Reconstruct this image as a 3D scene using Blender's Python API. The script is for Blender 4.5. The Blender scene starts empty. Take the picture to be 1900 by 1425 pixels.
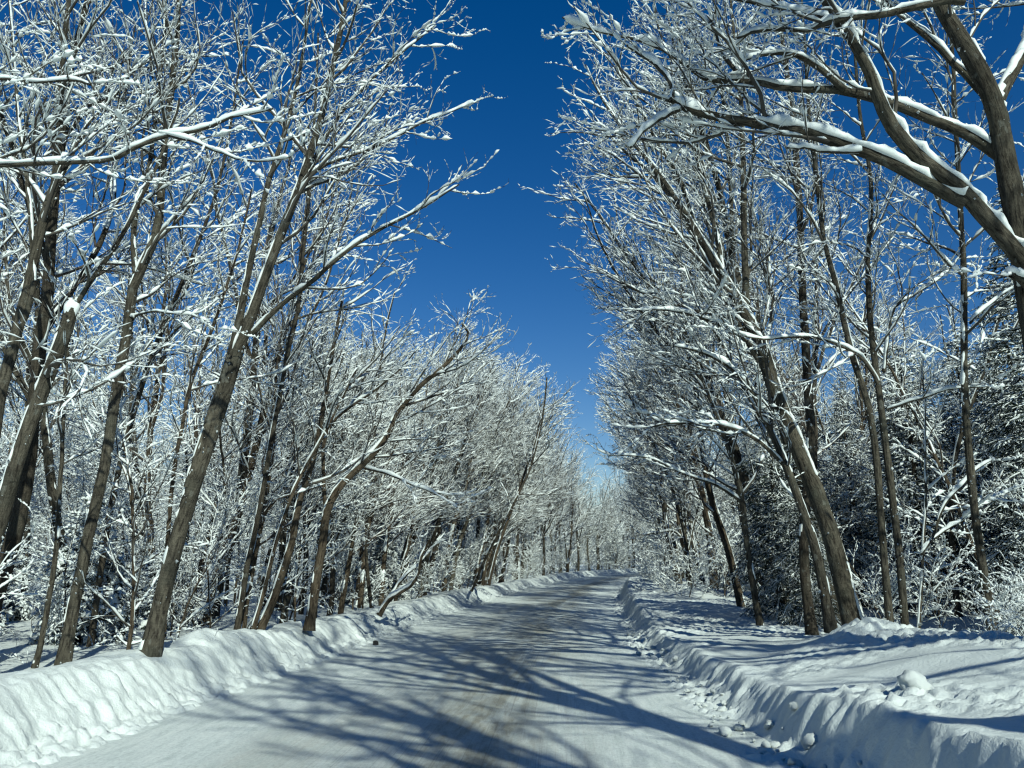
import bpy, math, random
import numpy as np

C = bpy.context.scene.collection
SC = bpy.context.scene
RAD = math.radians

# ---------------------------------------------------------------- camera
F_PX = 1427.0                       # focal length in pixels of a 1900 px wide frame
PITCH = RAD(13.12)
EYE = 1.7
cam_d = bpy.data.cameras.new('camera')
cam_d.sensor_width = 36.0
cam_d.lens = F_PX / 1900.0 * 36.0
cam_d.clip_start = 0.05
cam_d.clip_end = 3000.0
cam = bpy.data.objects.new('camera', cam_d)
C.objects.link(cam)
cam.location = (0, 0, EYE)
cam.rotation_euler = (RAD(90) + PITCH, 0, 0)
SC.camera = cam

# ---------------------------------------------------------------- sky, sun, exposure
SUN_EL = RAD(36)
SUN_AZ = RAD(180 - 22)              # clockwise from +Y: behind the camera, to the right
world = bpy.data.worlds.new('World')
SC.world = world
world.use_nodes = True
wn, wl = world.node_tree.nodes, world.node_tree.links
wn.clear()
w_out = wn.new('ShaderNodeOutputWorld')
w_bg = wn.new('ShaderNodeBackground')
w_sky = wn.new('ShaderNodeTexSky')
w_sky.sky_type = 'NISHITA'
w_sky.sun_disc = False
w_sky.sun_elevation = SUN_EL
w_sky.sun_rotation = SUN_AZ
w_sky.altitude = 400
w_sky.air_density = 1.15
w_sky.dust_density = 0.0
w_sky.ozone_density = 3.0
w_hs = wn.new('ShaderNodeHueSaturation')
w_hs.inputs['Saturation'].default_value = 1.42
w_hs.inputs['Hue'].default_value = 0.511
w_hs.inputs['Value'].default_value = 1.1
w_bg.inputs['Strength'].default_value = 0.075
wl.new(w_sky.outputs['Color'], w_hs.inputs['Color'])
wl.new(w_hs.outputs['Color'], w_bg.inputs['Color'])
wl.new(w_bg.outputs['Background'], w_out.inputs['Surface'])

sun_d = bpy.data.lights.new('sun', 'SUN')
sun_d.energy = 4.9
sun_d.angle = RAD(0.53)
sun_d.color = (0.94, 1.0, 0.90)
sun = bpy.data.objects.new('sun', sun_d)
C.objects.link(sun)
sdir = np.array([math.sin(SUN_AZ) * math.cos(SUN_EL), math.cos(SUN_AZ) * math.cos(SUN_EL), math.sin(SUN_EL)])
from mathutils import Vector
sun.rotation_euler = Vector(sdir).to_track_quat('Z', 'Y').to_euler()

SC.view_settings.view_transform = 'Standard'
SC.view_settings.look = 'None'
SC.view_settings.exposure = 0.0
SC.view_settings.gamma = 1.0
SC.render.engine = 'CYCLES'
SC.cycles.max_bounces = 3
SC.cycles.diffuse_bounces = 1
SC.cycles.glossy_bounces = 1
SC.cycles.transmission_bounces = 1
SC.cycles.use_denoising = True
SC.cycles.denoising_input_passes = 'RGB_ALBEDO_NORMAL'
SC.cycles.denoising_prefilter = 'ACCURATE'
SC.cycles.use_adaptive_sampling = False
SC.cycles.sample_clamp_indirect = 3.0
SC.cycles.caustics_reflective = False
SC.cycles.caustics_refractive = False
SC.cycles.filter_width = 1.3 if hasattr(SC.cycles, 'filter_width') else 1.5

# ---------------------------------------------------------------- numpy helpers
def _hash(ix, iy, iz):
    h = (ix.astype(np.int64) * 374761393 + iy.astype(np.int64) * 668265263 + iz.astype(np.int64) * 2147483647 + 1274126177) & 0xFFFFFFFF
    h = ((h ^ (h >> 13)) * 1274126177) & 0xFFFFFFFF
    h = ((h ^ (h >> 16)) * 2246822519) & 0xFFFFFFFF
    return (h ^ (h >> 15)) & 0xFFFF

def vnoise(x, y, z=0.0):
    """smooth value noise, about -1..1"""
    x, y, z = np.broadcast_arrays(np.asarray(x, float), np.asarray(y, float), np.asarray(z, float))
    ix, iy, iz = np.floor(x), np.floor(y), np.floor(z)
    fx, fy, fz = x - ix, y - iy, z - iz
    fx, fy, fz = [f * f * f * (f * (f * 6 - 15) + 10) for f in (fx, fy, fz)]
    out = 0
    for dx in (0, 1):
        wx = fx if dx else 1 - fx
        for dy in (0, 1):
            wy = fy if dy else 1 - fy
            for dz in (0, 1):
                wz = fz if dz else 1 - fz
                out = out + wx * wy * wz * (_hash(ix + dx, iy + dy, iz + dz) / 32767.5 - 1)
    return out

def fbm(x, y, z=0.0, o=4, g=0.5):
    s, a, f = 0, 1.0, 1.0
    for k in range(o):
        s = s + a * vnoise(x * f + 17 * k, y * f - 9 * k, z * f + 5 * k)
        a *= g
        f *= 2.03
    return s

def cells(x, y):
    """distance to the nearest jittered cell point (lumps), 0..~1"""
    ix, iy = np.floor(x), np.floor(y)
    best = np.full(np.shape(x), 9.0)
    for dx in (-1, 0, 1):
        for dy in (-1, 0, 1):
            cx, cy = ix + dx, iy + dy
            jx = _hash(cx, cy, cx * 0 + 3) / 65535.0
            jy = _hash(cx, cy, cx * 0 + 8) / 65535.0
            best = np.minimum(best, np.hypot(cx + jx - x, cy + jy - y))
    return best

def lumps(x, y, r=0.5):
    d = cells(x, y)
    return np.sqrt(np.clip(r * r - d * d, 0, 1))

def sstep(a, b, x):
    t = np.clip((x - a) / (b - a), 0, 1)
    return t * t * (3 - 2 * t)

def norm(v):
    return v / np.maximum(np.linalg.norm(v, axis=-1, keepdims=True), 1e-9)

def make_mesh(name, V, Q, mats, uv=None, mat_idx=None, smooth=True):
    me = bpy.data.meshes.new(name)
    V = np.ascontiguousarray(V, np.float32)
    Q = np.ascontiguousarray(Q, np.int32)
    n = Q.shape[1]
    me.vertices.add(len(V))
    me.vertices.foreach_set('co', V.ravel())
    me.loops.add(Q.size)
    me.loops.foreach_set('vertex_index', Q.ravel())
    me.polygons.add(len(Q))
    me.polygons.foreach_set('loop_start', np.arange(0, Q.size, n, dtype=np.int32))
    me.polygons.foreach_set('use_smooth', np.full(len(Q), smooth))
    for m in mats:
        me.materials.append(m)
    if mat_idx is not None:
        me.polygons.foreach_set('material_index', np.ascontiguousarray(mat_idx, np.int32))
    if uv is not None:
        l = me.uv_layers.new(name='UVMap')
        l.data.foreach_set('uv', np.ascontiguousarray(uv, np.float32).ravel())
    me.update(calc_edges=True)
    return me

def link(name, me, parent=None, loc=(0, 0, 0)):
    o = bpy.data.objects.new(name, me)
    C.objects.link(o)
    o.location = loc
    if parent is not None:
        o.parent = parent
    return o

def tag(o, label=None, cat=None, group=None, kind=None):
    for k, v in (('label', label), ('category', cat), ('group', group), ('kind', kind)):
        if v:
            o[k] = v
    return o

def thing(name, label, cat, loc=(0, 0, 0), rz=0.0, group=None):
    o = bpy.data.objects.new(name, None)
    o.empty_display_size = 0.2
    C.objects.link(o)
    o.location = loc
    o.rotation_euler = (0, 0, rz)
    return tag(o, label, cat, group)

def dup(root, loc, rot=(0, 0, 0), sc=1.0, label=None, group=None):
    r = root.copy()
    C.objects.link(r)
    r.location = loc
    r.rotation_euler = rot
    r.scale = (sc, sc, sc) if np.isscalar(sc) else sc
    if label:
        r['label'] = label
    if group:
        r['group'] = group
    for ch in root.children:
        c = ch.copy()
        C.objects.link(c)
        c.parent = r
    return r

# ---------------------------------------------------------------- materials
def mat(name, rough=0.8, spec=0.25):
    m = bpy.data.materials.new(name)
    m.use_nodes = True
    nt = m.node_tree
    b = nt.nodes['Principled BSDF']
    b.inputs['Roughness'].default_value = rough
    b.inputs['Specular IOR Level'].default_value = spec
    return m, nt.nodes, nt.links, b

def ramp(N, L, src, stops):
    r = N.new('ShaderNodeValToRGB')
    el = r.color_ramp.elements
    while len(el) < len(stops):
        el.new(0.5)
    for e, (p, c) in zip(el, stops):
        e.position = p
        e.color = (c[0], c[1], c[2], 1)
    L.new(src, r.inputs['Fac'])
    return r.outputs['Color']

def noise(N, L, vec, scale, detail=3, rough=0.55, dist=0.0):
    n = N.new('ShaderNodeTexNoise')
    n.inputs['Scale'].default_value = scale
    n.inputs['Detail'].default_value = detail
    n.inputs['Roughness'].default_value = rough
    n.inputs['Distortion'].default_value = dist
    if vec is not None:
        L.new(vec, n.inputs['Vector'])
    return n.outputs['Fac']

def mapping(N, L, vec, sc):
    m = N.new('ShaderNodeMapping')
    m.inputs['Scale'].default_value = sc
    L.new(vec, m.inputs['Vector'])
    return m.outputs['Vector']

def math_n(N, L, op, a, b=None):
    m = N.new('ShaderNodeMath')
    m.operation = op
    for i, v in ((0, a), (1, b)):
        if v is None:
            continue
        if isinstance(v, (int, float)):
            m.inputs[i].default_value = v
        else:
            L.new(v, m.inputs[i])
    return m.outputs[0]

def mixc(N, L, f, a, b, mode='MIX'):
    m = N.new('ShaderNodeMix')
    m.data_type = 'RGBA'
    m.blend_type = mode
    for s, v in ((0, f), (6, a), (7, b)):
        if isinstance(v, (int, float)):
            m.inputs[s].default_value = v
        elif isinstance(v, tuple):
            m.inputs[s].default_value = (v[0], v[1], v[2], 1)
        else:
            L.new(v, m.inputs[s])
    return m.outputs[2]

def bump(N, L, h, b, strength, dist):
    n = N.new('ShaderNodeBump')
    n.inputs['Strength'].default_value = strength
    n.inputs['Distance'].default_value = dist
    L.new(h, n.inputs['Height'])
    L.new(n.outputs['Normal'], b.inputs['Normal'])

def mat_branch_snow():
    m, N, L, b = mat('branch_snow', 0.65, 0.2)
    b.inputs['Base Color'].default_value = (0.74, 0.80, 0.765, 1)
    return m

def mat_bank_snow(name, grain=1.0):
    m, N, L, b = mat(name, 0.6, 0.25)
    tc = N.new('ShaderNodeTexCoord').outputs['Object']
    n1 = noise(N, L, tc, 26, 5, 0.65)
    n2 = noise(N, L, tc, 1.7, 4, 0.6)
    L.new(ramp(N, L, n2, [(0.25, (0.60, 0.655, 0.62)), (0.6, (0.65, 0.705, 0.67)), (0.8, (0.68, 0.73, 0.70))]), b.inputs['Base Color'])
    bump(N, L, n1, b, 0.55 * grain, 0.03)
    return m

def mat_road():
    m, N, L, b = mat('packed_snow_road', 0.55, 0.3)
    uv = N.new('ShaderNodeTexCoord').outputs['UV']       # u across the road in metres, v along it
    sep = N.new('ShaderNodeSeparateXYZ')
    L.new(uv, sep.inputs[0])
    u = sep.outputs['X']
    streak = noise(N, L, mapping(N, L, uv, (9, 1.4, 1)), 1.0, 8, 0.75, 0.4)
    fine = noise(N, L, mapping(N, L, uv, (38, 1.0, 1)), 1.0, 6, 0.8)
    patch = noise(N, L, mapping(N, L, uv, (0.8, 0.13, 1)), 1.0, 5, 0.65, 0.6)
    spots = noise(N, L, uv, 38, 2, 0.5)
    # worn strip near the crown of the road
    d = math_n(N, L, 'ABSOLUTE', math_n(N, L, 'SUBTRACT', u, 0.55))
    strip = math_n(N, L, 'SUBTRACT', 1.0, math_n(N, L, 'MINIMUM', math_n(N, L, 'DIVIDE', d, 1.5), 1.0))
    d2 = math_n(N, L, 'ABSOLUTE', math_n(N, L, 'SUBTRACT', u, -1.1))
    strip2 = math_n(N, L, 'SUBTRACT', 1.0, math_n(N, L, 'MINIMUM', math_n(N, L, 'DIVIDE', d2, 0.9), 1.0))
    st = math_n(N, L, 'ADD', strip, math_n(N, L, 'MULTIPLY', strip2, 0.45))
    pm = N.new('ShaderNodeMapRange')
    pm.inputs['From Min'].default_value = 0.34
    pm.inputs['From Max'].default_value = 0.6
    L.new(patch, pm.inputs['Value'])
    dirt = math_n(N, L, 'MULTIPLY', st, pm.outputs[0])
    sm = N.new('ShaderNodeMapRange')
    sm.inputs['From Min'].default_value = 0.2
    sm.inputs['From Max'].default_value = 0.75
    L.new(streak, sm.inputs['Value'])
    dirt = math_n(N, L, 'MULTIPLY', dirt, sm.outputs[0])
    snowc = ramp(N, L, streak, [(0.32, (0.52, 0.585, 0.545)), (0.5, (0.69, 0.75, 0.705)), (0.68, (0.77, 0.82, 0.765))])
    c = mixc(N, L, math_n(N, L, 'MINIMUM', math_n(N, L, 'MULTIPLY', dirt, 2.0), 0.85), snowc, (0.23, 0.215, 0.155))
    fm = N.new('ShaderNodeMapRange')
    fm.inputs['From Min'].default_value = 0.52
    fm.inputs['From Max'].default_value = 0.68
    L.new(fine, fm.inputs['Value'])
    c = mixc(N, L, math_n(N, L, 'MULTIPLY', fm.outputs[0], math_n(N, L, 'ADD', math_n(N, L, 'MULTIPLY', st, 0.60), 0.07)), c, (0.33, 0.32, 0.27))
    spm = N.new('ShaderNodeMapRange')
    spm.inputs['From Min'].default_value = 0.68
    spm.inputs['From Max'].default_value = 0.73
    L.new(spots, spm.inputs['Value'])
    c = mixc(N, L, math_n(N, L, 'MULTIPLY', spm.outputs[0], math_n(N, L, 'MULTIPLY', st, 0.7)), c, (0.08, 0.075, 0.06))
    tread = noise(N, L, mapping(N, L, uv, (60, 0.22, 1)), 1.0, 2, 0.5)
    tm = N.new('ShaderNodeMapRange')
    tm.inputs['From Min'].default_value = 0.60
    tm.inputs['From Max'].default_value = 0.66
    L.new(tread, tm.inputs['Value'])
    c = mixc(N, L, math_n(N, L, 'MULTIPLY', tm.outputs[0], math_n(N, L, 'MULTIPLY', st, 0.42)), c, (0.15, 0.145, 0.12))
    crumb = noise(N, L, mapping(N, L, uv, (28, 16, 1)), 1.0, 6, 0.85)
    c = mixc(N, L, 0.55, c, mixc(N, L, 1.0, c, ramp(N, L, crumb, [(0.34, (0.55, 0.56, 0.57)), (0.5, (0.98, 0.98, 0.98)), (0.66, (1.25, 1.25, 1.24))]), 'MULTIPLY'))
    L.new(c, b.inputs['Base Color'])
    h = math_n(N, L, 'ADD', math_n(N, L, 'MULTIPLY', streak, 0.6), math_n(N, L, 'MULTIPLY', noise(N, L, uv, 45, 6, 0.8), 0.9))
    bump(N, L, h, b, 0.8, 0.02)
    return m

def mat_bark(name, dark, ridge, moss):
    m, N, L, b = mat(name, 0.92, 0.1)
    uv = N.new('ShaderNodeTexCoord').outputs['UV']
    ob = N.new('ShaderNodeTexCoord').outputs['Object']
    fur = noise(N, L, mapping(N, L, uv, (32, 5, 1)), 1.0, 5, 0.7, 0.5)
    rings = noise(N, L, mapping(N, L, uv, (3, 22, 1)), 1.0, 3, 0.6)
    pat = noise(N, L, ob, 2.6, 4, 0.6)
    c = ramp(N, L, fur, [(0.36, dark), (0.53, ridge), (0.75, tuple(min(1, x * 1.35) for x in ridge))])  # bark's own tones: dark furrows, paler ridges
    pr = N.new('ShaderNodeMapRange')
    pr.inputs['From Min'].default_value = 0.5
    pr.inputs['From Max'].default_value = 0.7
    L.new(pat, pr.inputs['Value'])
    c = mixc(N, L, math_n(N, L, 'MULTIPLY', pr.outputs[0], 0.75), c, moss)
    big = noise(N, L, mapping(N, L, ob, (2.2, 2.2, 0.9)), 1.0, 5, 0.7, 0.6)
    c = mixc(N, L, 0.75, c, mixc(N, L, 1.0, c, ramp(N, L, big, [(0.32, (0.35, 0.34, 0.32)), (0.5, (0.95, 0.95, 0.92)), (0.68, (1.5, 1.5, 1.45))]), 'MULTIPLY'))
    lich = noise(N, L, mapping(N, L, ob, (9, 9, 5)), 1.0, 3, 0.55, 0.3)
    lm = N.new('ShaderNodeMapRange')
    lm.inputs['From Min'].default_value = 0.62
    lm.inputs['From Max'].default_value = 0.68
    L.new(lich, lm.inputs['Value'])
    c = mixc(N, L, math_n(N, L, 'MULTIPLY', lm.outputs[0], 0.55), c, (0.17, 0.175, 0.145))
    L.new(c, b.inputs['Base Color'])
    h = math_n(N, L, 'ADD', fur, math_n(N, L, 'MULTIPLY', rings, 0.35))
    bump(N, L, h, b, 1.0, 0.05)
    return m

def mat_twig(name, col):
    m, N, L, b = mat(name, 0.9, 0.1)
    ob = N.new('ShaderNodeTexCoord').outputs['Object']
    n = noise(N, L, ob, 3.0, 2)
    L.new(ramp(N, L, n, [(0.3, tuple(x * 0.65 for x in col)), (0.7, tuple(x * 1.3 for x in col))]), b.inputs['Base Color'])
    return m

M_SNOW = mat_branch_snow()
M_BANK = mat_bank_snow('bank_snow')
M_GROUND = mat_bank_snow('forest_floor_snow', 0.8)
M_ROAD = mat_road()
M_BARK = mat_bark('grey_brown_bark', (0.024, 0.021, 0.017), (0.096, 0.088, 0.067), (0.060, 0.064, 0.05))
M_BARK2 = mat_bark('dark_bark', (0.019, 0.017, 0.014), (0.072, 0.063, 0.048), (0.07, 0.07, 0.055))
M_BARK3 = mat_bark('brown_bark', (0.025, 0.019, 0.014), (0.105, 0.084, 0.058), (0.066, 0.060, 0.044))
M_TWIG = mat_twig('twig_bark', (0.078, 0.073, 0.06))
M_TWIG2 = mat_twig('reddish_twig_bark', (0.092, 0.078, 0.064))
M_NEEDLE = mat_twig('conifer_needles', (0.022, 0.036, 0.022))
M_STONE = mat_twig('dark_stone', (0.028, 0.029, 0.03))

# ---------------------------------------------------------------- the road's line
ST = 0.25
S_MIN, S_MAX = -30.0, 215.0
_s = np.arange(S_MIN, S_MAX + ST, ST)
_k = np.where(_s < 5, 0.0012, np.where(_s < 45, 0.0022, np.where(_s < 72, 0.0045, 0.014)))
_h = np.cumsum(_k) * ST
_h = _h - np.interp(0, _s, _h) + 0.046
_x = np.cumsum(np.sin(_h)) * ST
_y = np.cumsum(np.cos(_h)) * ST
_x += -1.22 - np.interp(0, _s, _x)
_y += 0.0 - np.interp(0, _s, _y)

def rise(s):
    return 1.0 * sstep(40, 130, np.asarray(s, float))

def road_xy(s, lat):
    """lat > 0 to the right of the centre line"""
    h = np.interp(s, _s, _h)
    return np.interp(s, _s, _x) + lat * np.cos(h), np.interp(s, _s, _y) - lat * np.sin(h)

def road_sl(x, y):
    x = np.atleast_1d(np.asarray(x, float))
    y = np.atleast_1d(np.asarray(y, float))
    d = (x[:, None] - _x) ** 2 + (y[:, None] - _y) ** 2
    i = d.argmin(1)
    lat = (x - _x[i]) * np.cos(_h[i]) - (y - _y[i]) * np.sin(_h[i])
    return _s[i], lat

def half_l(s):
    return np.interp(s, [-30, 5, 12, 22, 40, 80], [3.3, 3.3, 3.05, 2.95, 3.0, 3.1]) + 0.06 * vnoise(s * 0.5, 3.3)

def half_r(s):
    return np.interp(s, [-30, 7, 10, 13, 17, 21, 27, 34, 40, 80], [3.35, 3.4, 3.25, 3.1, 3.0, 2.95, 3.0, 3.15, 3.1, 3.1]) + 0.07 * vnoise(s * 0.6, 8.1)

def strip_mesh(name, ss, A, latf, zf, mats, uvf=None):
    """a sheet swept along the road: rows ss, columns A"""
    S, AA = np.meshgrid(ss, A, indexing='ij')
    lat = latf(S, AA)
    X, Y = road_xy(S, lat)
    Z = zf(S, AA, X, Y)
    V = np.stack([X, Y, Z], -1).reshape(-1, 3)
    n, k = S.shape
    i = np.arange(n * k).reshape(n, k)
    Q = np.stack([i[:-1, :-1], i[:-1, 1:], i[1:, 1:], i[1:, :-1]], -1).reshape(-1, 4)
    if A[-1] < A[0]:
        Q = Q[:, ::-1]
    uv = None
    if uvf:
        UV = np.stack([lat, S], -1).reshape(-1, 2)
        uv = UV[Q.ravel()]
    return make_mesh(name, V, Q, mats, uv)

def srows(lo, hi, near, grow):
    out = [lo]
    while out[-1] < hi:
        out.append(out[-1] + near * max(1.0, (out[-1] - 8) * grow))
    return np.array(out)

# ground: one sheet out past everything
def ground_z(S, lat, X, Y):
    side = np.abs(lat)
    base = np.where(lat < 0, 0.27, 0.30)
    z = -0.12 + (base + 0.12) * sstep(3.6, 6.2, side)
    z = z + sstep(6, 9, side) * (0.12 * fbm(X * 0.25, Y * 0.25) + 0.04 * fbm(X * 1.3, Y * 1.3))
    z = z + sstep(12, 60, side) * 0.5 * vnoise(X * 0.05, Y * 0.05)
    return z + rise(S)

lats = np.concatenate([-np.geomspace(900, 7, 46), np.linspace(-6.6, 6.6, 23), np.geomspace(7, 900, 46)])
gy = np.concatenate([-np.geomspace(600, 32, 14), np.linspace(-30, 60, 150), np.linspace(61, 214, 120), np.geomspace(220, 2500, 20)])
def ground_mesh():
    # regular x / y sheet; heights read from the road's frame
    gx = np.concatenate([-np.geomspace(1500, 45, 18), np.linspace(-44, 60, 170), np.geomspace(62, 1500, 18)])
    Y, X = np.meshgrid(gy, gx, indexing='ij')
    s, lat = [], []
    xf, yf = X.ravel(), Y.ravel()
    for k in range(0, len(xf), 4000):
        a, b_ = road_sl(xf[k:k + 4000], yf[k:k + 4000])
        s.append(a)
        lat.append(b_)
    s, lat = np.concatenate(s).reshape(X.shape), np.concatenate(lat).reshape(X.shape)
    # true distance to the line, so the far ends do not sink
    Z = ground_z(s, lat, X, Y)
    n, k = X.shape
    i = np.arange(n * k).reshape(n, k)
    Q = np.stack([i[:-1, :-1], i[:-1, 1:], i[1:, 1:], i[1:, :-1]], -1).reshape(-1, 4)
    return make_mesh('ground', np.stack([X, Y, Z], -1).reshape(-1, 3), Q, [M_GROUND])
tag(link('ground', ground_mesh()), kind='structure')

def road_z(S, A, X, Y):
    return 0.012 * fbm(X * 0.9, Y * 0.25) + 0.02 * (1 - (A / 4.0) ** 2) - 0.02 + rise(S)
rs = srows(-25, 212, 0.22, 0.05)
tag(link('road', strip_mesh('road', rs, np.linspace(-4.0, 4.0, 46), lambda S, A: A, road_z, [M_ROAD], True)), kind='structure')

# ---------------------------------------------------------------- snowbanks
def bank_left_z(S, A, X, Y):
    h = 0.45 + 0.25 * np.exp(-np.maximum(S - 5, 0) / 7.0) + 0.04 * vnoise(S * 0.4, 1.0) + 0.015 * vnoise(S * 1.7, 4.0)
    wall = sstep(0.1, 0.4, A) * (1 - sstep(0.95, 1.3, A))
    A2 = A + wall * np.clip(0.75 + 0.8 * vnoise(S * 0.7, A * 1.5, 41.0), 0.15, 1.4) * (0.035 * vnoise(S * 1.5, A * 0.6, 1.0) + 0.05 * vnoise(S * 4.6, A * 0.7, 2.0) + 0.05 * vnoise(S * 10, A * 1.2, 5.0) + 0.03 * vnoise(S * 21, A * 3, 7.0))
    face = np.interp(A2, [-0.08, 0.12, 0.32, 0.48, 0.66, 0.80, 0.95, 1.15], [0, 0.06, 0.18, 0.44, 0.76, 0.92, 0.99, 1.0])
    back = 1 - 0.55 * sstep(1.05, 3.0, A)
    z = -0.06 + (h + 0.06) * face * back
    z = np.where(A > 3.2, z - 0.7 * sstep(3.2, 5.2, A), z)
    z = z + wall * (0.03 * fbm(S * 7, A * 8, 3.0, 3) + 0.05 * lumps(S * 3.3, A * 3.3 + 0.3, 0.33) * (vnoise(S * 0.9, 3.0) > -0.1))
    # crumbs along the foot
    foot = sstep(-0.25, 0.05, A) * (1 - sstep(0.3, 0.62, A))
    z = z + foot * (0.085 * lumps(S * 9.0, A * 10.0, 0.55) + 0.13 * lumps(S * 4.3 + 4, A * 4.7, 0.4) + 0.012 * vnoise(S * 22, A * 22))
    top = sstep(0.8, 1.3, A)
    z = z + top * (0.05 * fbm(S * 0.9, A * 0.9) + 0.012 * fbm(S * 5, A * 5))
    lump = np.exp(-((S - 11.9) ** 2 / 0.16 + (A - 1.1) ** 2 / 0.1)) * 0.16 + np.exp(-((S - 13.2) ** 2 / 0.5 + (A - 1.3) ** 2 / 0.2)) * 0.08
    return z + lump + rise(S)
ls = srows(3.0, 212, 0.036, 0.1)
cols = np.concatenate([np.linspace(-0.35, 1.3, 46), np.linspace(1.36, 5.3, 30)])
bk = link('snowbank', strip_mesh('snowbank_left', ls, cols[::-1], lambda S, A: -(half_l(S) + A), bank_left_z, [M_BANK]))
tag(bk, 'long ploughed snowbank with sunlit scraped face along the left edge of the road', 'snowbank')

HR_S = [-5, 3, 5, 6.6, 10, 13, 17, 21, 25, 27, 30, 34, 36.5, 39, 42, 46, 52, 80, 212]
HR_H = [.85, .82, .74, .60, .38, .33, .28, .33, .50, .62, .58, .40, .42, 1.0, .95, .6, .5, .45, .45]
HB_S = [-5, 3, 6, 9, 12, 16, 20, 25, 28, 33, 38, 42, 48, 212]
HB_H = [.9, .88, .84, .82, .70, .42, .45, .65, .80, .55, .9, .9, .5, .45]
def bank_right_z(S, A, X, Y):
    h = np.interp(S, HR_S, HR_H) + 0.03 * vnoise(S * 0.8, 11.0) + 0.02 * vnoise(S * 2.6, 14.0)
    hb = np.interp(S, HB_S, HB_H) + 0.06 * vnoise(S * 0.5, 21.0)
    w = 0.26 + 0.30 * h
    A2 = A + sstep(0.05, 0.3, A) * (0.03 * vnoise(S * 1.8, A, 31.0) + 0.03 * vnoise(S * 4.0, A * 4, 32.0) + 0.03 * vnoise(S * 11, A * 9, 33.0))
    f = np.clip(A2 / w, 0, 1)
    face = f ** 0.75 * (0.35 + 0.65 * sstep(0, 1, f))
    z = -0.06 + (h + 0.06) * face
    t = sstep(w, 2.8, A)
    z = np.where(A2 > w, h + (hb - h) * t, z)
    z = z - (hb - 0.05) * sstep(3.3, 5.6, A)
    env = sstep(0.1, 0.3, A) * (1 - sstep(w, w + 0.3, A))
    z = z + env * (0.02 * fbm(S * 2.2, A * 3, 1.0) + 0.02 * vnoise(S * 9, A * 6, 4.0))
    # broken crust and clods on top, in patches
    pt = (0.4 + 0.6 * (1 - sstep(10, 16, S))) * np.clip(0.6 + 1.3 * vnoise(X * 0.7, Y * 0.7, 6.0), 0, 1) * sstep(w - 0.1, w + 0.25, A) * (1 - sstep(2.9, 4.2, A))
    z = z + pt * (0.085 * lumps(X * 9, Y * 9, 0.55) + 0.13 * lumps(X * 4.3 + 7, Y * 4.3, 0.42) + 0.03 * vnoise(X * 20, Y * 20))
    z = z + sstep(w, w + 0.4, A) * 0.03 * fbm(X * 0.8, Y * 0.8, 3.0)
    for (mx, my, r, hh) in ((5.05, 11.6, 0.5, 0.20), (5.75, 9.6, 0.8, 0.12), (6.4, 11.2, 0.7, 0.10), (5.6, 12.4, 0.5, 0.12)):
        z = z + hh * np.exp(-((X - mx) ** 2 + (Y - my) ** 2) / (r * r))
    foot = sstep(-0.7, -0.1, A) * (1 - sstep(0.1, 0.4, A)) * np.clip(0.75 + 1.6 * vnoise(S * 1.3, A * 0.8, 9.0), 0, 1)
    z = z + foot * (0.02 + 0.085 * lumps(S * 8.5, A * 9.5, 0.55) + 0.12 * lumps(S * 4.0 + 3, A * 4.6, 0.42))
    return z + rise(S)
ls = srows(3.0, 212, 0.036, 0.1)
cols = np.concatenate([np.linspace(-0.95, -0.45, 13), np.linspace(-0.4, 1.1, 34), np.linspace(1.14, 3.6, 64), np.linspace(3.75, 5.8, 10)])
bk = link('snowbank', strip_mesh('snowbank_right', ls, cols, lambda S, A: half_r(S) + A, bank_right_z, [M_BANK]))
tag(bk, 'wide lumpy snowbank with shaded steep face and crusty top right of the road', 'snowbank')

def added_hills():  # ring of hills added to cover the yellow low sky and its glow
    m, N, L, b = mat('added_wooded_hill', 0.9, 0.1)
    ob = N.new('ShaderNodeTexCoord').outputs['Object']
    L.new(ramp(N, L, noise(N, L, mapping(N, L, ob, (1, 1, 0.4)), 0.35, 8, 0.75), [(0.35, (0.12, 0.13, 0.13)), (0.5, (0.36, 0.39, 0.40)), (0.65, (0.62, 0.66, 0.66))]), b.inputs['Base Color'])
    th = np.linspace(0, 2 * np.pi, 181)
    r = np.concatenate([np.linspace(255, 520, 24), [700, 1000]])
    R_, T_ = np.meshgrid(r, th, indexing='ij')
    X, Y = R_ * np.sin(T_) + 20, R_ * np.cos(T_) + 40
    Z = -1.0 + 22 * sstep(250, 480, R_) + 5 * sstep(250, 400, R_) * fbm(np.sin(T_) * 5, np.cos(T_) * 5, R_ * 0.006) + 1.5 * sstep(260, 300, R_) * fbm(X * 0.12, Y * 0.12)
    n, k = X.shape
    i = np.arange(n * k).reshape(n, k)
    Q = np.stack([i[:-1, :-1], i[1:, :-1], i[1:, 1:], i[:-1, 1:]], -1).reshape(-1, 4)
    tag(link('added_hills', make_mesh('added_hills', np.stack([X, Y, Z], -1).reshape(-1, 3), Q, [m])), kind='structure')
added_hills()

# ---------------------------------------------------------------- tree machinery
CP, SP = math.cos(PITCH), math.sin(PITCH)
def at(px, py, Y):
    """the world point a distance Y ahead seen at photo pixel px, py"""
    vx, vz = (px - 950) / F_PX, -(py - 712.5) / F_PX
    d = np.array([vx, CP - vz * SP, SP + vz * CP])
    return d * (Y / d[1]) + np.array([0, 0, EYE])

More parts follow.
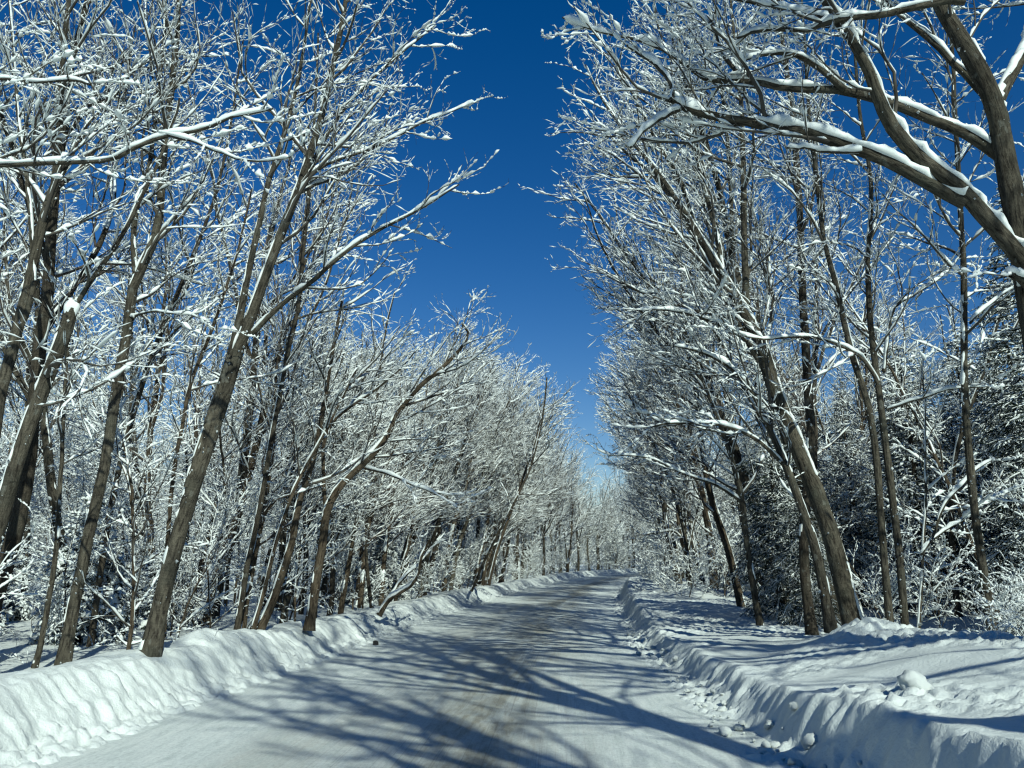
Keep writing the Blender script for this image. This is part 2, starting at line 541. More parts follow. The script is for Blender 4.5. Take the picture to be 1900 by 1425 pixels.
def resample(P, R, K):
    """polyline to K points, smoothed with Catmull-Rom"""
    P = np.asarray(P, float)
    R = np.asarray(R, float)
    seg = np.linalg.norm(np.diff(P, axis=0), axis=1)
    t = np.concatenate([[0], np.cumsum(seg)])
    u = np.linspace(0, t[-1], K)
    i = np.clip(np.searchsorted(t, u, 'right') - 1, 0, len(seg) - 1)
    f = ((u - t[i]) / seg[i])[:, None]
    p0, p1, p2, p3 = P[np.maximum(i - 1, 0)], P[i], P[i + 1], P[np.minimum(i + 2, len(P) - 1)]
    Q = 0.5 * (2 * p1 + (p2 - p0) * f + (2 * p0 - 5 * p1 + 4 * p2 - p3) * f ** 2 + (3 * p1 - p0 - 3 * p2 + p3) * f ** 3)
    return Q, np.interp(u, t, R)

def interpK(A, K2):
    """(N,K,..) along axis 1 to K2 samples"""
    K = A.shape[1]
    u = np.linspace(0, K - 1, K2)
    i = np.minimum(u.astype(int), K - 2)
    f = (u - i).reshape((1, -1) + (1,) * (A.ndim - 2))
    return A[:, i] * (1 - f) + A[:, i + 1] * f

def tangents(P):
    return norm(np.gradient(P, axis=1))

def tube(P, R, S, rough=0.0, rng=None):
    """P (N,K,3), R (N,K) -> verts, quads, uv"""
    N, K = R.shape
    T = tangents(P)
    main = norm(P[:, -1] - P[:, 0])
    ref = np.where(np.abs(main[:, 2:3]) > 0.7, np.array([[0.0, 1.0, 0.0]]), np.array([[0.0, 0.0, 1.0]]))[:, None]
    U = norm(np.cross(T, np.broadcast_to(ref, T.shape)))
    W = np.cross(T, U)
    a = np.arange(S) * 2 * np.pi / S
    rr = R[:, :, None] * np.ones(S)
    if rough:
        L = np.concatenate([np.zeros((N, 1)), np.cumsum(np.linalg.norm(np.diff(P, axis=1), axis=2), axis=1)], 1)
        ca, sa = np.cos(a), np.sin(a)
        nn = vnoise(ca * 1.3 + 31 * np.arange(N)[:, None, None], sa * 1.3, L[:, :, None] * 1.6) + 0.5 * vnoise(ca * 3 + 7, sa * 3, L[:, :, None] * 4)
        rr = rr * (1 + rough * nn)
    V = P[:, :, None] + rr[..., None] * (np.cos(a)[:, None] * U[:, :, None] + np.sin(a)[:, None] * W[:, :, None])
    idx = np.arange(N * K * S).reshape(N, K, S)
    j2 = (np.arange(S) + 1) % S
    Q = np.stack([idx[:, :-1], idx[:, :-1][..., j2], idx[:, 1:][..., j2], idx[:, 1:]], -1).reshape(-1, 4)
    L = np.concatenate([np.zeros((N, 1)), np.cumsum(np.linalg.norm(np.diff(P, axis=1), axis=2), axis=1)], 1)
    circ = 2 * np.pi * np.maximum(R.mean(1), 0.01)[:, None, None]
    u0 = np.broadcast_to(np.arange(S) / S * circ, (N, K - 1, S))
    u1 = np.broadcast_to((np.arange(S) + 1) / S * circ, (N, K - 1, S))
    v0 = np.broadcast_to(L[:, :-1, None], (N, K - 1, S))
    v1 = np.broadcast_to(L[:, 1:, None], (N, K - 1, S))
    uv = np.stack([np.stack([u0, v0], -1), np.stack([u1, v0], -1), np.stack([u1, v1], -1), np.stack([u0, v1], -1)], 3).reshape(-1, 2)
    return V.reshape(-1, 3), Q, uv

def snow_on(P, R, rng, h0, K2, S, gap=0.5, lump=0.4, steep=1.0, wide=0.5, contin=False, under=0.25):
    """ridges of snow lying along the upper side of branches"""
    P = interpK(P, K2)
    R = interpK(R, K2)
    N, K = R.shape
    T = tangents(P)
    Z = np.array([0, 0, 1.0])
    up = norm(Z - T * T[..., 2:3] + 1e-4 * np.array([0.3, -0.8, 0.1]))
    B = np.cross(T, up)
    fl = np.clip((1 - np.abs(T[..., 2])) * 2.4 * steep, 0, 1) ** 0.8
    if contin:
        L = np.concatenate([np.zeros((N, 1)), np.cumsum(np.linalg.norm(np.diff(P, axis=1), axis=2), axis=1)], 1)
        seed = rng.random((N, 1)) * 99
        n = vnoise(L * 3.0, seed) * 0.6 + vnoise(L * 9.0, seed + 5) * 0.4
        wj = 1 + 0.45 * vnoise(L * 5.0, seed + 20) + 0.3 * vnoise(L * 14.0, seed + 30)
        brk = sstep(-0.62, -0.3, vnoise(L * 1.6, seed + 50) * 0.7 + vnoise(L * 5.0, seed + 9) * 0.3 - gap * 0.35 + 0.25 * (fl - 0.5))
        amt = np.clip(1 + lump * 1.3 * n, 0.15, 2) * brk
    else:
        amt = np.clip((rng.random((N, K)) * (1 + gap) - gap), 0, 1) ** (0.7) * (1 - lump + lump * 2 * rng.random((N, K)))
    amt = amt * fl
    amt[:, 0] *= 0.6
    amt[:, -1] *= 0.5
    h = h0 * amt
    w = np.where(amt > 0.02, R * 0.85 + wide * h, R * 0.5)
    if contin:
        w = w * np.clip(wj, 0.3, 1.5)
    a = np.arange(S) * 2 * np.pi / S + (np.pi / 2 if S == 3 else 0)
    ca, sa = np.cos(a), np.sin(a)
    sa2 = np.where(sa < 0, sa * under, sa)
    c = P + up * (R * (0.55 if under < 0.5 else 0.2))[..., None]
    jit = 1 + (0.25 * (rng.random((N, K, S)) - 0.5) if S > 3 else 0)
    hh = (h + R * 0.45 * (amt > 0.02))[:, :, None] * jit
    V = c[:, :, None] + B[:, :, None] * (w[:, :, None] * ca * jit)[..., None] + up[:, :, None] * (hh * sa2)[..., None]
    V[:, 0] = c[:, 0][:, None]
    V[:, -1] = c[:, -1][:, None]
    idx = np.arange(N * K * S).reshape(N, K, S)
    j2 = (np.arange(S) + 1) % S
    q = np.stack([idx[:, :-1], idx[:, :-1][..., j2], idx[:, 1:][..., j2], idx[:, 1:]], -1)
    keep = (amt[:, :-1] > 0.02) | (amt[:, 1:] > 0.02)
    q = q[keep].reshape(-1, 4)
    # drop unused verts
    used = np.zeros(N * K * S, bool)
    used[q.ravel()] = True
    remap = np.cumsum(used) - 1
    return V.reshape(-1, 3)[used], remap[q]

def blobs(Pc, r, rng):
    """little lumps of snow stuck to bark: squashed octahedra"""
    n = len(Pc)
    base = np.array([[1, 0, 0], [0, 1, 0], [-1, 0, 0], [0, -1, 0], [0, 0, 1], [0, 0, -1]], float)
    V = Pc[:, None] + base[None] * (r[:, None, None] * (0.7 + 0.6 * rng.random((n, 6, 1))))
    f = np.array([[0, 1, 4, 4], [1, 2, 4, 4], [2, 3, 4, 4], [3, 0, 4, 4], [1, 0, 5, 5], [2, 1, 5, 5], [3, 2, 5, 5], [0, 3, 5, 5]])
    # quads with a doubled corner are avoided: use two-triangle diamonds
    f = np.array([[0, 1, 4, 3], [2, 3, 4, 1], [0, 3, 5, 1], [2, 1, 5, 3]])
    Q = (np.arange(n) * 6)[:, None, None] + f[None]
    return V.reshape(-1, 3), Q.reshape(-1, 4)

def spawn(P, R, rng, per_m, tmin, ang, lenf, K, trop=0.1, wig=0.18, bias=(0, 0, 0), rmin=0.003, lmax=9, lmin=0.1, flat=0.0):
    """children along parents; lenf(local radius, t, parent length) -> length"""
    N, Kp = R.shape
    PL = np.linalg.norm(np.diff(P, axis=1), axis=2).sum(1)
    tmin = np.broadcast_to(np.asarray(tmin, float), (N,))
    cnt = np.maximum(0, np.floor(PL * (1 - tmin) * per_m + rng.random(N))).astype(int)
    if cnt.sum() == 0:
        return None
    par = np.repeat(np.arange(N), cnt)
    M = len(par)
    first = np.concatenate([[0], np.cumsum(cnt)[:-1]])
    j = np.arange(M) - first[par]
    t = (j + rng.random(M)) / cnt[par]
    t = tmin[par] + (1 - tmin[par]) * t
    t = np.minimum(t, 0.985)
    u = t * (Kp - 1)
    i = np.minimum(u.astype(int), Kp - 2)
    f = (u - i)[:, None]
    p = P[par, i] * (1 - f) + P[par, i + 1] * f
    T = norm(P[par, i + 1] - P[par, i])
    rp = R[par, i] * (1 - f[:, 0]) + R[par, i + 1] * f[:, 0]
    L = np.clip(lenf(rp, t, PL[par]) * (0.65 + 0.7 * rng.random(M)), lmin, lmax)
    az = j * 2.4 + rng.random(M) * 1.6 + par * 1.7
    ref = np.where(np.abs(T[:, 2:3]) > 0.9, np.array([[1.0, 0, 0]]), np.array([[0, 0, 1.0]]))
    U = norm(np.cross(T, ref))            # sideways
    W = np.cross(U, T)                    # upward
    a = RAD(ang[0]) + RAD(ang[1] - ang[0]) * rng.random(M)
    sv = np.sin(az) * (1 - flat)
    d = norm(np.cos(a)[:, None] * T + np.sin(a)[:, None] * (np.cos(az)[:, None] * U + sv[:, None] * W))
    d = norm(d + np.asarray(bias) * 0.5)
    pts = np.empty((M, K, 3))
    pts[:, 0] = p
    st = (L / (K - 1))[:, None]
    w1 = rng.normal(0, 1, (M, 3)) * wig
    tr = np.array([0, 0, trop]) + np.asarray(bias) * 0.15
    for k in range(1, K):
        w1 = 0.5 * w1 + rng.normal(0, 1, (M, 3)) * wig
        d = norm(d + w1 + tr)
        pts[:, k] = pts[:, k - 1] + d * st
    r0 = np.maximum(np.minimum(0.62 * rp, 0.0105 * L ** 1.15 + 0.001), rmin)
    tt = np.linspace(0, 1, K)
    rad = np.maximum(r0[:, None] * (1 - 0.72 * tt), rmin * 0.8)
    return pts, rad

class Acc:
    """collects quads for one mesh"""
    def __init__(self):
        self.V, self.Q, self.U, self.n = [], [], [], 0
    def add(self, V, Q, uv=None):
        if len(V) == 0:
            return
        self.V.append(V)
        self.Q.append(Q + self.n)
        self.U.append(uv if uv is not None else np.zeros((Q.size, 2)))
        self.n += len(V)
    def mesh(self, name, mats, off=(0, 0, 0)):
        return make_mesh(name, np.concatenate(self.V) - np.asarray(off), np.concatenate(self.Q), mats, np.concatenate(self.U))

TRI = [0]
def crown(P0, R0, tmin, rng, q, bias=(0, 0, 0), l1=2.2, up=0.1, snow=1.0, fat=1.0, ang1=(35, 65), l1pm=None):
    """limbs, branches, branchlets and twigs on the given stems. q: quality dict"""
    bark, sn = Acc(), Acc()
    f1 = lambda r, t, PL: np.clip(13.5 * np.maximum(r, 0.004) ** 0.6, 0.5, 5.0) * l1 / 2.2
    c1 = spawn(P0, R0, rng, l1pm or q['n1'], tmin, ang1, f1, 7, up, 0.13, bias, 0.004 * fat)
    lev = []
    if c1:
        lev.append((c1, 1))
        f2 = lambda r, t, PL: PL * (0.62 - 0.42 * t)
        c2 = spawn(*c1, rng, q['n2'], 0.18, (28, 55), f2, 6, up * 0.8, 0.15, bias, 0.0032 * fat, 3, 0.25, 0.3)
        # stems thin out into branches at the top as well
        lev.append((c2, 2))
        c3 = spawn(*c2, rng, q['n3'], 0.12, (28, 55), lambda r, t, PL: PL * (0.68 - 0.36 * t), 5, up * 0.8, 0.15, (0, 0, 0), 0.0026 * fat, 1.3, 0.14, 0.35)
        lev.append((c3, 3))
        if q.get('n4'):
            c4 = spawn(*c3, rng, q['n4'], 0.1, (28, 60), lambda r, t, PL: PL * (0.7 - 0.35 * t), 4, up, 0.17, (0, 0, 0), 0.0022 * fat, 0.6, 0.07, 0.35)
            lev.append((c4, 4))
    for c, l in lev:
        if c is None:
            continue
        P, R = c
        bark.add(*tube(P, R, {1: 5, 2: 4}.get(l, 3)))
        h0 = {1: 0.05, 2: 0.034, 3: 0.0165, 4: 0.0115}[l] * fat ** 0.6 * snow
        K2 = {1: 19, 2: 13, 3: 10, 4: 7}[l] if not q.get('coarse') else {1: 11, 2: 8, 3: 6, 4: 4}[l]
        if snow > 0.05:
            sn.add(*snow_on(P, R, rng, h0, K2, 5 if (l <= 2 and not q.get('coarse')) else 4, ({1: 0.35, 2: 0.45, 3: 0.5, 4: 0.6} if q.get('coarse') else {1: 0.4, 2: 0.6, 3: 0.75, 4: 0.75})[l], 0.5, 1.25, 0.5, False, 0.25 if l < 3 else 0.6))
    return bark, sn

Q_HERO = dict(n1=3.1, n2=3.6, n3=5.4, n4=6.0)
Q_MID = dict(n1=2.2, n2=3.3, n3=4.6, n4=3.4, coarse=True)
Q_FAR = dict(n1=1.8, n2=3.0, n3=5.0, coarse=True)

def trunk_mesh(P0, R0, rng, sides=12, K=None, rough=0.095, flare=0.0):
    a = Acc()
    for P, R in zip(P0, R0):
        k = K or max(14, int(np.linalg.norm(np.diff(P, axis=0), axis=1).sum() / 0.22))
        p, r = interpK(P[None], k), interpK(R[None], k)
        a.add(*tube(p, r, sides if R.max() > 0.06 else 8, rough))
    return a

def stem_snow(P0, R0, rng, sn, h=0.06, gap=0.6, steep=0.9, wide=0.45, smul=1.0):
    for P, R in zip(P0, R0):
        L = np.linalg.norm(np.diff(P, axis=0), axis=1).sum()
        sn.add(*snow_on(P[None], R[None], rng, min(h, 0.03 + 0.4 * R.mean()) * smul, max(20, int(L / 0.09)), 7, gap, 0.75, steep, wide, True))

def bark_blobs(P0, R0, rng, sn, per_m=9.0):
    for P, R in zip(P0, R0):
        L = np.linalg.norm(np.diff(P, axis=0), axis=1).sum()
        n = int(L * per_m)
        u = rng.random(n) * (len(R) - 1.01)
        i = u.astype(int)
        f = (u - i)[:, None]
        p = P[i] * (1 - f) + P[i + 1] * f
        r = R[i]
        a = rng.random(n) * 2 * np.pi
        p = p + np.stack([np.cos(a), np.sin(a), 0 * a], -1) * r[:, None] * 0.98
        sn.add(*blobs(p, 0.008 + 0.022 * rng.random(n) ** 2, rng))

def hero(name, label, stems, Y, seed, bias, q=Q_HERO, bark=None, cat='tree', group=None, l1=1.8, snow=1.0, up=0.1, stem_h=0.06, gap=0.6, named=None, flare=0.35, twig=None, l1pm=None, ang1=(35, 65), wf=0.56, smul=1.0, cap=False):
    """a tree whose stems are given as photo-measured lines at their true distance: (points, widths px, start of branching, part name)"""
    rng = np.random.default_rng(seed)
    P0, R0, tm, nm = [], [], [], []
    for st in stems:
        pts, wid, t0 = st[:3]
        y0, y1 = st[4] if len(st) > 4 else (Y, Y)
        n = len(pts)
        P = np.array([at(a, b, y0 + (y1 - y0) * k / (n - 1)) for k, (a, b) in enumerate(pts)])
        R = np.interp(np.linspace(0, 1, n), np.linspace(0, 1, len(wid)), wid) * 0.5 * Y / F_PX * (wf if nm else max(wf, 0.56))
        p, r = resample(P, R, 28)
        p = p + np.cumsum(rng.normal(0, 0.006, p.shape), 0) * (np.arange(28) > 0)[:, None]
        P0.append(p)
        R0.append(r)
        tm.append(t0)
        nm.append(st[3] if len(st) > 3 else ('trunk' if not nm else 'limb'))
    base = P0[0][0].copy()
    hgt = np.linalg.norm(P0[0] - base, axis=1)
    R0[0] = R0[0] * (1 + flare * np.exp(-hgt / 0.18))
    P0a, R0a = np.array(P0), np.array(R0)
    root = thing(name, label, cat, base, 0, group)
    for k in range(len(P0)):
        a = trunk_mesh(P0a[k:k + 1], R0a[k:k + 1], rng, 16 if R0a[k].max() > 0.1 else 11)
        link(nm[k], a.mesh(nm[k], [bark or M_BARK], base), root)
    bk_, sn = crown(P0a, R0a, np.array(tm), rng, q, bias, l1, up, snow, l1pm=l1pm, ang1=ang1)
    if cap:
        e, re = P0a[0, -1], R0a[0, -1]
        hz = np.array([-0.09, -0.02, 0.03, 0.07, 0.10, 0.115])
        sn.add(*tube((e + np.outer(hz, [0.1, 0, 1]))[None], (re * np.array([0.8, 1.05, 1.12, 0.95, 0.6, 0.03]))[None], 14, 0.22)[:2])
    stem_snow(P0a, R0a, rng, sn, stem_h, gap, smul=smul)
    bark_blobs(P0a, R0a, rng, sn)
    if bk_.V:
        link('crown', bk_.mesh('crown', [twig or M_TWIG], base), root)
    tag(link('branch_snow', sn.mesh('branch_snow', [M_SNOW], base), root), kind='stuff')
    return root

def generic(name, label, cat, seed, H, r0, lean, q, t0=0.4, forks=2, bias=(0, 0, 0), bark=None, twig=None, l1=2.2, up=0.12, snow=1.0, fat=1.0, group=None, wig=0.05, sides=9):
    """a free-grown bare tree at the origin, to be copied"""
    rng = np.random.default_rng(seed)
    K = 24
    def grow(p, d, L, ra, rb, w, tr):
        P = [np.array(p, float)]
        d = np.array(d, float)
        for k in range(K - 1):
            d = d + rng.normal(0, w, 3) + np.array(tr)
            d /= np.linalg.norm(d)
            P.append(P[-1] + d * L / (K - 1))
        return np.array(P), np.linspace(ra, rb, K) 
    P0, R0, tm = [], [], []
    P, R = grow((0, 0, -0.3), (lean, 0, 1), H, r0, r0 * 0.16, wig, (0.003, 0, 0.01))
    hg = np.linalg.norm(P - P[0], axis=1)
    R = R * (1 + 0.35 * np.exp(-hg / 0.4))
    P0.append(P); R0.append(R); tm.append(t0)
    for f in range(forks):
        i = int(K * (0.28 + 0.35 * rng.random()))
        a = rng.random() * 2 * np.pi
        d = P[i + 1] - P[i]
        d = d / np.linalg.norm(d) + 0.42 * np.array([math.cos(a) + bias[0], math.sin(a) + bias[1], 0])
        p, r = grow(P[i], d, H * (1 - i / K) * (0.75 + 0.25 * rng.random()), R[i] * 0.66, r0 * 0.12, wig * 1.3, (bias[0] * 0.02, bias[1] * 0.02, 0.035))
        P0.append(p); R0.append(r); tm.append(0.15)
    P0, R0 = np.array(P0), np.array(R0)
    root = thing(name, label, cat, (0, 0, 0), 0, group)
    a = trunk_mesh(P0, R0, rng, sides, K)
    link('trunk', a.mesh('trunk', [bark or M_BARK]), root)
    bk_, sn = crown(P0, R0, np.array(tm), rng, q, bias, l1, up, snow, fat)
    if snow > 0.05:
        for p, r in zip(P0, R0):
            sn.add(*snow_on(p[None], r[None], rng, 0.045 * fat, 60, 5, 0.6, 0.5, 0.8, 0.4, True))
    link('crown', bk_.mesh('crown', [twig or M_TWIG]), root)
    if sn.V:
        tag(link('branch_snow', sn.mesh('branch_snow', [M_SNOW]), root), kind='stuff')
    return root

# ---------------------------------------------------------------- the trees one can tell apart
LB, RB = (0.35, -0.05, 0.0), (-0.35, -0.05, 0.0)       # crowns reach for the light over the road

hero('bare_tree', 'thick leaning twin-stemmed bare tree rising close behind the near left snowbank', [
    ([(278, 1216), (300, 1110), (330, 1000), (358, 900), (388, 815), (415, 740), (448, 640), (478, 560), (505, 480), (540, 390), (570, 310), (600, 210), (622, 110), (640, 20), (655, -120), (665, -260)], [54, 52, 50, 48, 43, 37, 32, 28, 24, 19, 13, 7], 0.45),
    ([(352, 905), (372, 840), (395, 760), (412, 712), (432, 640), (445, 590), (458, 520), (472, 455), (496, 342), (530, 240), (556, 120), (575, 0), (590, -170)], [40, 36, 32, 28, 24, 20, 16, 10, 5], 0.45),
    ([(466, 622), (520, 565), (580, 520), (640, 470), (700, 430), (780, 392), (850, 345)], [20, 17, 14, 10, 5], 0.25, 'limb', (10.5, 10.0)),
    ([(513, 460), (540, 385), (561, 330), (600, 250), (650, 180), (720, 110), (800, 40)], [22, 16, 12, 5], 0.2, 'limb', (10.5, 11.5)),
    ([(560, 330), (620, 300), (700, 270), (790, 225), (880, 190)], [15, 11, 8, 3], 0.15, 'limb', (10.5, 11)),
], 10.5, 11, LB)

hero('bare_tree', 'straight bare tree forked into two stems high up, left of the thick twin-stemmed one', [
    ([(116, 1236), (130, 1150), (146, 1080), (170, 960), (195, 850), (215, 720), (235, 620), (250, 520), (270, 478), (289, 430), (298, 350), (303, 250), (315, 150), (325, 60), (330, 0), (340, -150)], [38, 37, 36, 34, 32, 30, 27, 23, 17, 10], 0.42),
    ([(252, 512), (246, 455), (250, 393), (268, 342), (280, 274), (292, 150), (305, 20), (315, -140)], [22, 18, 14, 8], 0.15),
    ([(240, 590), (290, 582), (340, 590), (385, 600)], [9, 7, 5, 3], 0.3, 'limb', (11, 10)),
], 11, 12, LB)

hero('broken_tree', 'thick leaning trunk snapped off under a cap of snow at the left edge', [
    ([(-100, 1260), (-60, 1120), (-20, 1000), (2, 929), (30, 830), (62, 734), (89, 672), (114, 602), (124, 574)], [56, 52, 48, 46, 44], 0.5),
    ([(106, 622), (145, 560), (171, 518), (219, 450), (258, 380), (300, 290), (330, 190)], [20, 17, 14, 8], 0.2),
], 9.0, 13, LB, l1pm=1.0, cap=True)

hero('bare_tree', 'dark upright bare tree at the left edge with a steep forked crown', [
    ([(-62, 1245), (-42, 1000), (-15, 850), (0, 740), (34, 614), (55, 529), (70, 455), (79, 410), (99, 359), (106, 290), (113, 205), (118, 120), (130, 0), (140, -150)], [44, 40, 36, 32, 26, 20, 12], 0.5),
    ([(99, 355), (130, 300), (150, 250), (180, 215), (220, 170), (250, 130), (290, 105), (330, 40)], [14, 11, 8, 4], 0.2, 'limb', (10, 11)),
    ([(36, 610), (60, 540), (60, 450), (50, 340), (30, 200), (20, 60), (0, -100)], [22, 18, 12, 7], 0.3),
], 10, 14, LB)

hero('bare_tree', 'bare tree out of frame at left reaching two long snow-topped limbs into the picture', [
    ([(-560, 1330), (-545, 1000), (-520, 700), (-500, 420), (-470, 100), (-450, -200)], [60, 52, 40, 26], 0.7),
    ([(-505, 470), (-350, 400), (-180, 330), (-60, 308), (0, 307), (85, 303), (198, 295), (240, 272), (290, 252), (376, 236), (420, 218), (500, 205)], [26, 23, 20, 18, 16, 14, 11, 6], 0.35, 'limb', (8.0, 7.2)),
    ([(-490, 300), (-300, 200), (-100, 150), (0, 148), (70, 153), (130, 148), (165, 158)], [20, 16, 12, 9, 7], 0.45, 'limb', (8.0, 7.2)),
    ([(290, 250), (350, 262), (410, 282), (470, 300), (540, 290)], [10, 8, 5], 0.2, 'limb', (7.5, 7.2)),
], 8.0, 15, LB, stem_h=0.075, gap=0.1, l1=1.5)

for i, (lab, pts, w, Y, bk_, t0) in enumerate([
    ('slender dark bare tree leaning right just behind the straight forked tree', [(165, 1212), (200, 960), (232, 822), (262, 720), (290, 640), (312, 590), (340, 520), (372, 440), (404, 350), (430, 230), (450, 80)], [20, 19, 17, 12, 6], 14, M_BARK2, 0.35),
    ('thin bare tree close behind the left side of the thick leaning twin-stemmed tree', [(303, 1185), (318, 929), (345, 765), (363, 696), (404, 594), (440, 480), (470, 350)], [15, 14, 12, 6], 13, M_BARK3, 0.35),
    ('dark slim upright bare tree first to the right of the thick leaning twin-stemmed tree', [(437, 1184), (455, 1060), (482, 929), (506, 792), (527, 672), (551, 563), (561, 450), (572, 350), (582, 220), (590, 60)], [19, 18, 16, 13, 7], 15, M_BARK2, 0.35),
    ('brown-barked bare tree leaning right with a strip of snow down its left side', [(478, 1176), (505, 1120), (525, 1060), (540, 1010), (553, 929), (575, 863), (592, 790), (607, 700), (620, 630), (632, 560)], [28, 26, 23, 18, 14, 8], 15, M_BARK3, 0.4),
    ('thin brown bare trunk leaning right between two thicker leaning trunks behind the left snowbank', [(470, 1168), (495, 1080), (512, 1010), (535, 940), (562, 880), (590, 830), (620, 770), (660, 690)], [14, 13, 11, 6], 14.5, M_BARK3, 0.4),
    ('thin pale sapling trunk with broken stubs at the far left in front of the woods', [(64, 1240), (79, 1180), (88, 1121), (107, 1010), (112, 900), (118, 800), (126, 700), (140, 560)], [18, 17, 14, 7], 11, M_BARK, 0.5),
    ('slender bare tree of the left roadside row behind the bent snow-loaded log', [(690, 1128), (682, 1060), (680, 980), (690, 900), (697, 800), (705, 700), (720, 600), (735, 540)], [12, 11, 9, 5], 22, M_BARK2, 0.4),
    ('left one of two close bare trunks leaning right midway along the left snowbank', [(874, 1097), (906, 1025), (932, 974), (961, 918), (985, 860), (1005, 780), (1015, 700)], [9, 9, 8, 4], 34, M_BARK2, 0.3),
    ('right one of two close bare trunks leaning right midway along the left snowbank', [(906, 1086), (920, 1029), (938, 975), (965, 900), (990, 830), (1008, 760)], [11, 10, 8, 4], 35, M_BARK3, 0.3),
]):
    hero('bare_tree', lab, [(pts, w, t0)], Y, 30 + i, LB, Q_MID if Y > 14.2 else Q_HERO, bk_, flare=0.25)

hero('bare_tree', 'bare tree bending right under a thick wedge of snow on its trunk, left roadside', [
    ([(573, 1170), (585, 1090), (600, 1010), (608, 950), (630, 905), (660, 872), (684, 850), (720, 809), (744, 758), (785, 710), (819, 683), (853, 648), (872, 618), (857, 597)], [30, 28, 26, 24, 20, 15, 11, 8], 0.45),
    ([(676, 868), (720, 880), (765, 900), (800, 912), (845, 940)], [10, 8, 6, 3], 0.2, 'limb', (15.5, 14.5)),
    ([(606, 950), (600, 870), (606, 805), (634, 768), (685, 734), (737, 689), (765, 655)], [14, 12, 9, 4], 0.3, 'limb', (15.5, 15)),
], 15.5, 50, LB, Q_HERO, M_BARK3, stem_h=0.13, gap=0.35)

hero('fallen_trunk', 'short crooked bent trunk heaped with snow low behind the left snowbank', [
    ([(703, 1142), (722, 1112), (745, 1098), (765, 1085), (778, 1062), (784, 1030), (800, 1000)], [15, 14, 12, 8], 0.6),
    ([(722, 1112), (740, 1085), (760, 1066), (780, 1052)], [10, 8, 5], 0.6, 'limb', (20, 20.3)),
], 20, 51, LB, Q_MID, M_BARK3, 'fallen trunk', stem_h=0.2, gap=0.0)

hero('bare_tree', 'big bare foreground tree at the right edge with long snow-topped limbs over the road', [
    ([(1975, 1330), (1962, 1150), (1945, 900), (1928, 700), (1912, 560), (1896, 470), (1878, 385), (1862, 300), (1848, 215), (1820, 140), (1797, 100), (1763, 45), (1736, -5), (1700, -90), (1670, -200)], [76, 70, 62, 56, 52, 48, 46, 38, 32, 26], 0.75),
    ([(1918, 520), (1896, 474), (1832, 404), (1784, 352), (1705, 291), (1654, 233), (1630, 181), (1606, 120), (1558, 51), (1535, 20), (1500, -60)], [44, 42, 38, 36, 33, 28, 24, 20, 15], 0.5, 'limb', (8.3, 7.6)),
    ([(1790, 376), (1705, 327), (1660, 300), (1592, 272), (1489, 241), (1435, 234), (1394, 221), (1346, 215), (1290, 206), (1255, 194), (1240, 178)], [33, 31, 29, 27, 24, 21, 17, 13], 0.4, 'limb', (8.15, 7.6)),
    ([(1262, 202), (1210, 228), (1168, 275)], [11, 9, 6], 0.3, 'limb', (7.65, 7.5)),
    ([(1245, 188), (1240, 150), (1205, 115), (1165, 88)], [12, 10, 6], 0.3, 'limb', (7.6, 7.8)),
    ([(1856, 290), (1832, 274), (1784, 243), (1722, 219), (1654, 192), (1592, 174), (1541, 165), (1455, 163), (1387, 150), (1318, 150), (1294, 138), (1250, 103), (1195, 75), (1120, 60), (1040, 30)], [30, 28, 26, 24, 21, 18, 15, 11, 8, 4], 0.5, 'limb', (8.4, 8.8)),
    ([(1568, 166), (1524, 130), (1472, 106), (1421, 106), (1370, 125)], [18, 15, 11, 6], 0.3, 'limb', (8.5, 8.2)),
    ([(1385, 148), (1350, 110), (1338, 80), (1320, 40), (1290, 20)], [15, 12, 9, 5], 0.3, 'limb', (8.7, 8.9)),
    ([(1848, 195), (1832, 187), (1784, 137), (1729, 82), (1678, 38), (1643, 3), (1600, -60)], [24, 20, 16, 13, 9], 0.4, 'limb', (8.5, 8.9)),
    ([(1842, 205), (1852, 186), (1876, 137), (1905, 80), (1940, -20), (1960, -150)], [34, 31, 27, 20], 0.4, 'limb', (8.5, 8.9)),
    ([(1790, 2), (1745, 3), (1660, 20), (1592, 31), (1541, 38), (1507, 52), (1438, 48), (1375, 62)], [20, 18, 16, 14, 11, 6], 0.4, 'limb', (7.4, 7.6)),
    ([(1540, 36), (1517, 31), (1455, 14), (1387, 1), (1300, -15)], [16, 13, 10, 6], 0.3, 'limb', (7.55, 7.7)),
    ([(1600, 282), (1540, 284), (1500, 275), (1465, 270)], [9, 8, 5], 0.6, 'limb', (7.9, 7.8)),
    ([(1925, 560), (1905, 525), (1888, 512), (1866, 503)], [22, 19, 14], 0.7, 'limb', (8.3, 7.9)),
], 8.3, 60, (-0.3, 0.0, 0.0), wf=0.8, smul=1.45, stem_h=0.07, gap=0.02, l1=1.55, l1pm=2.6, up=0.06)

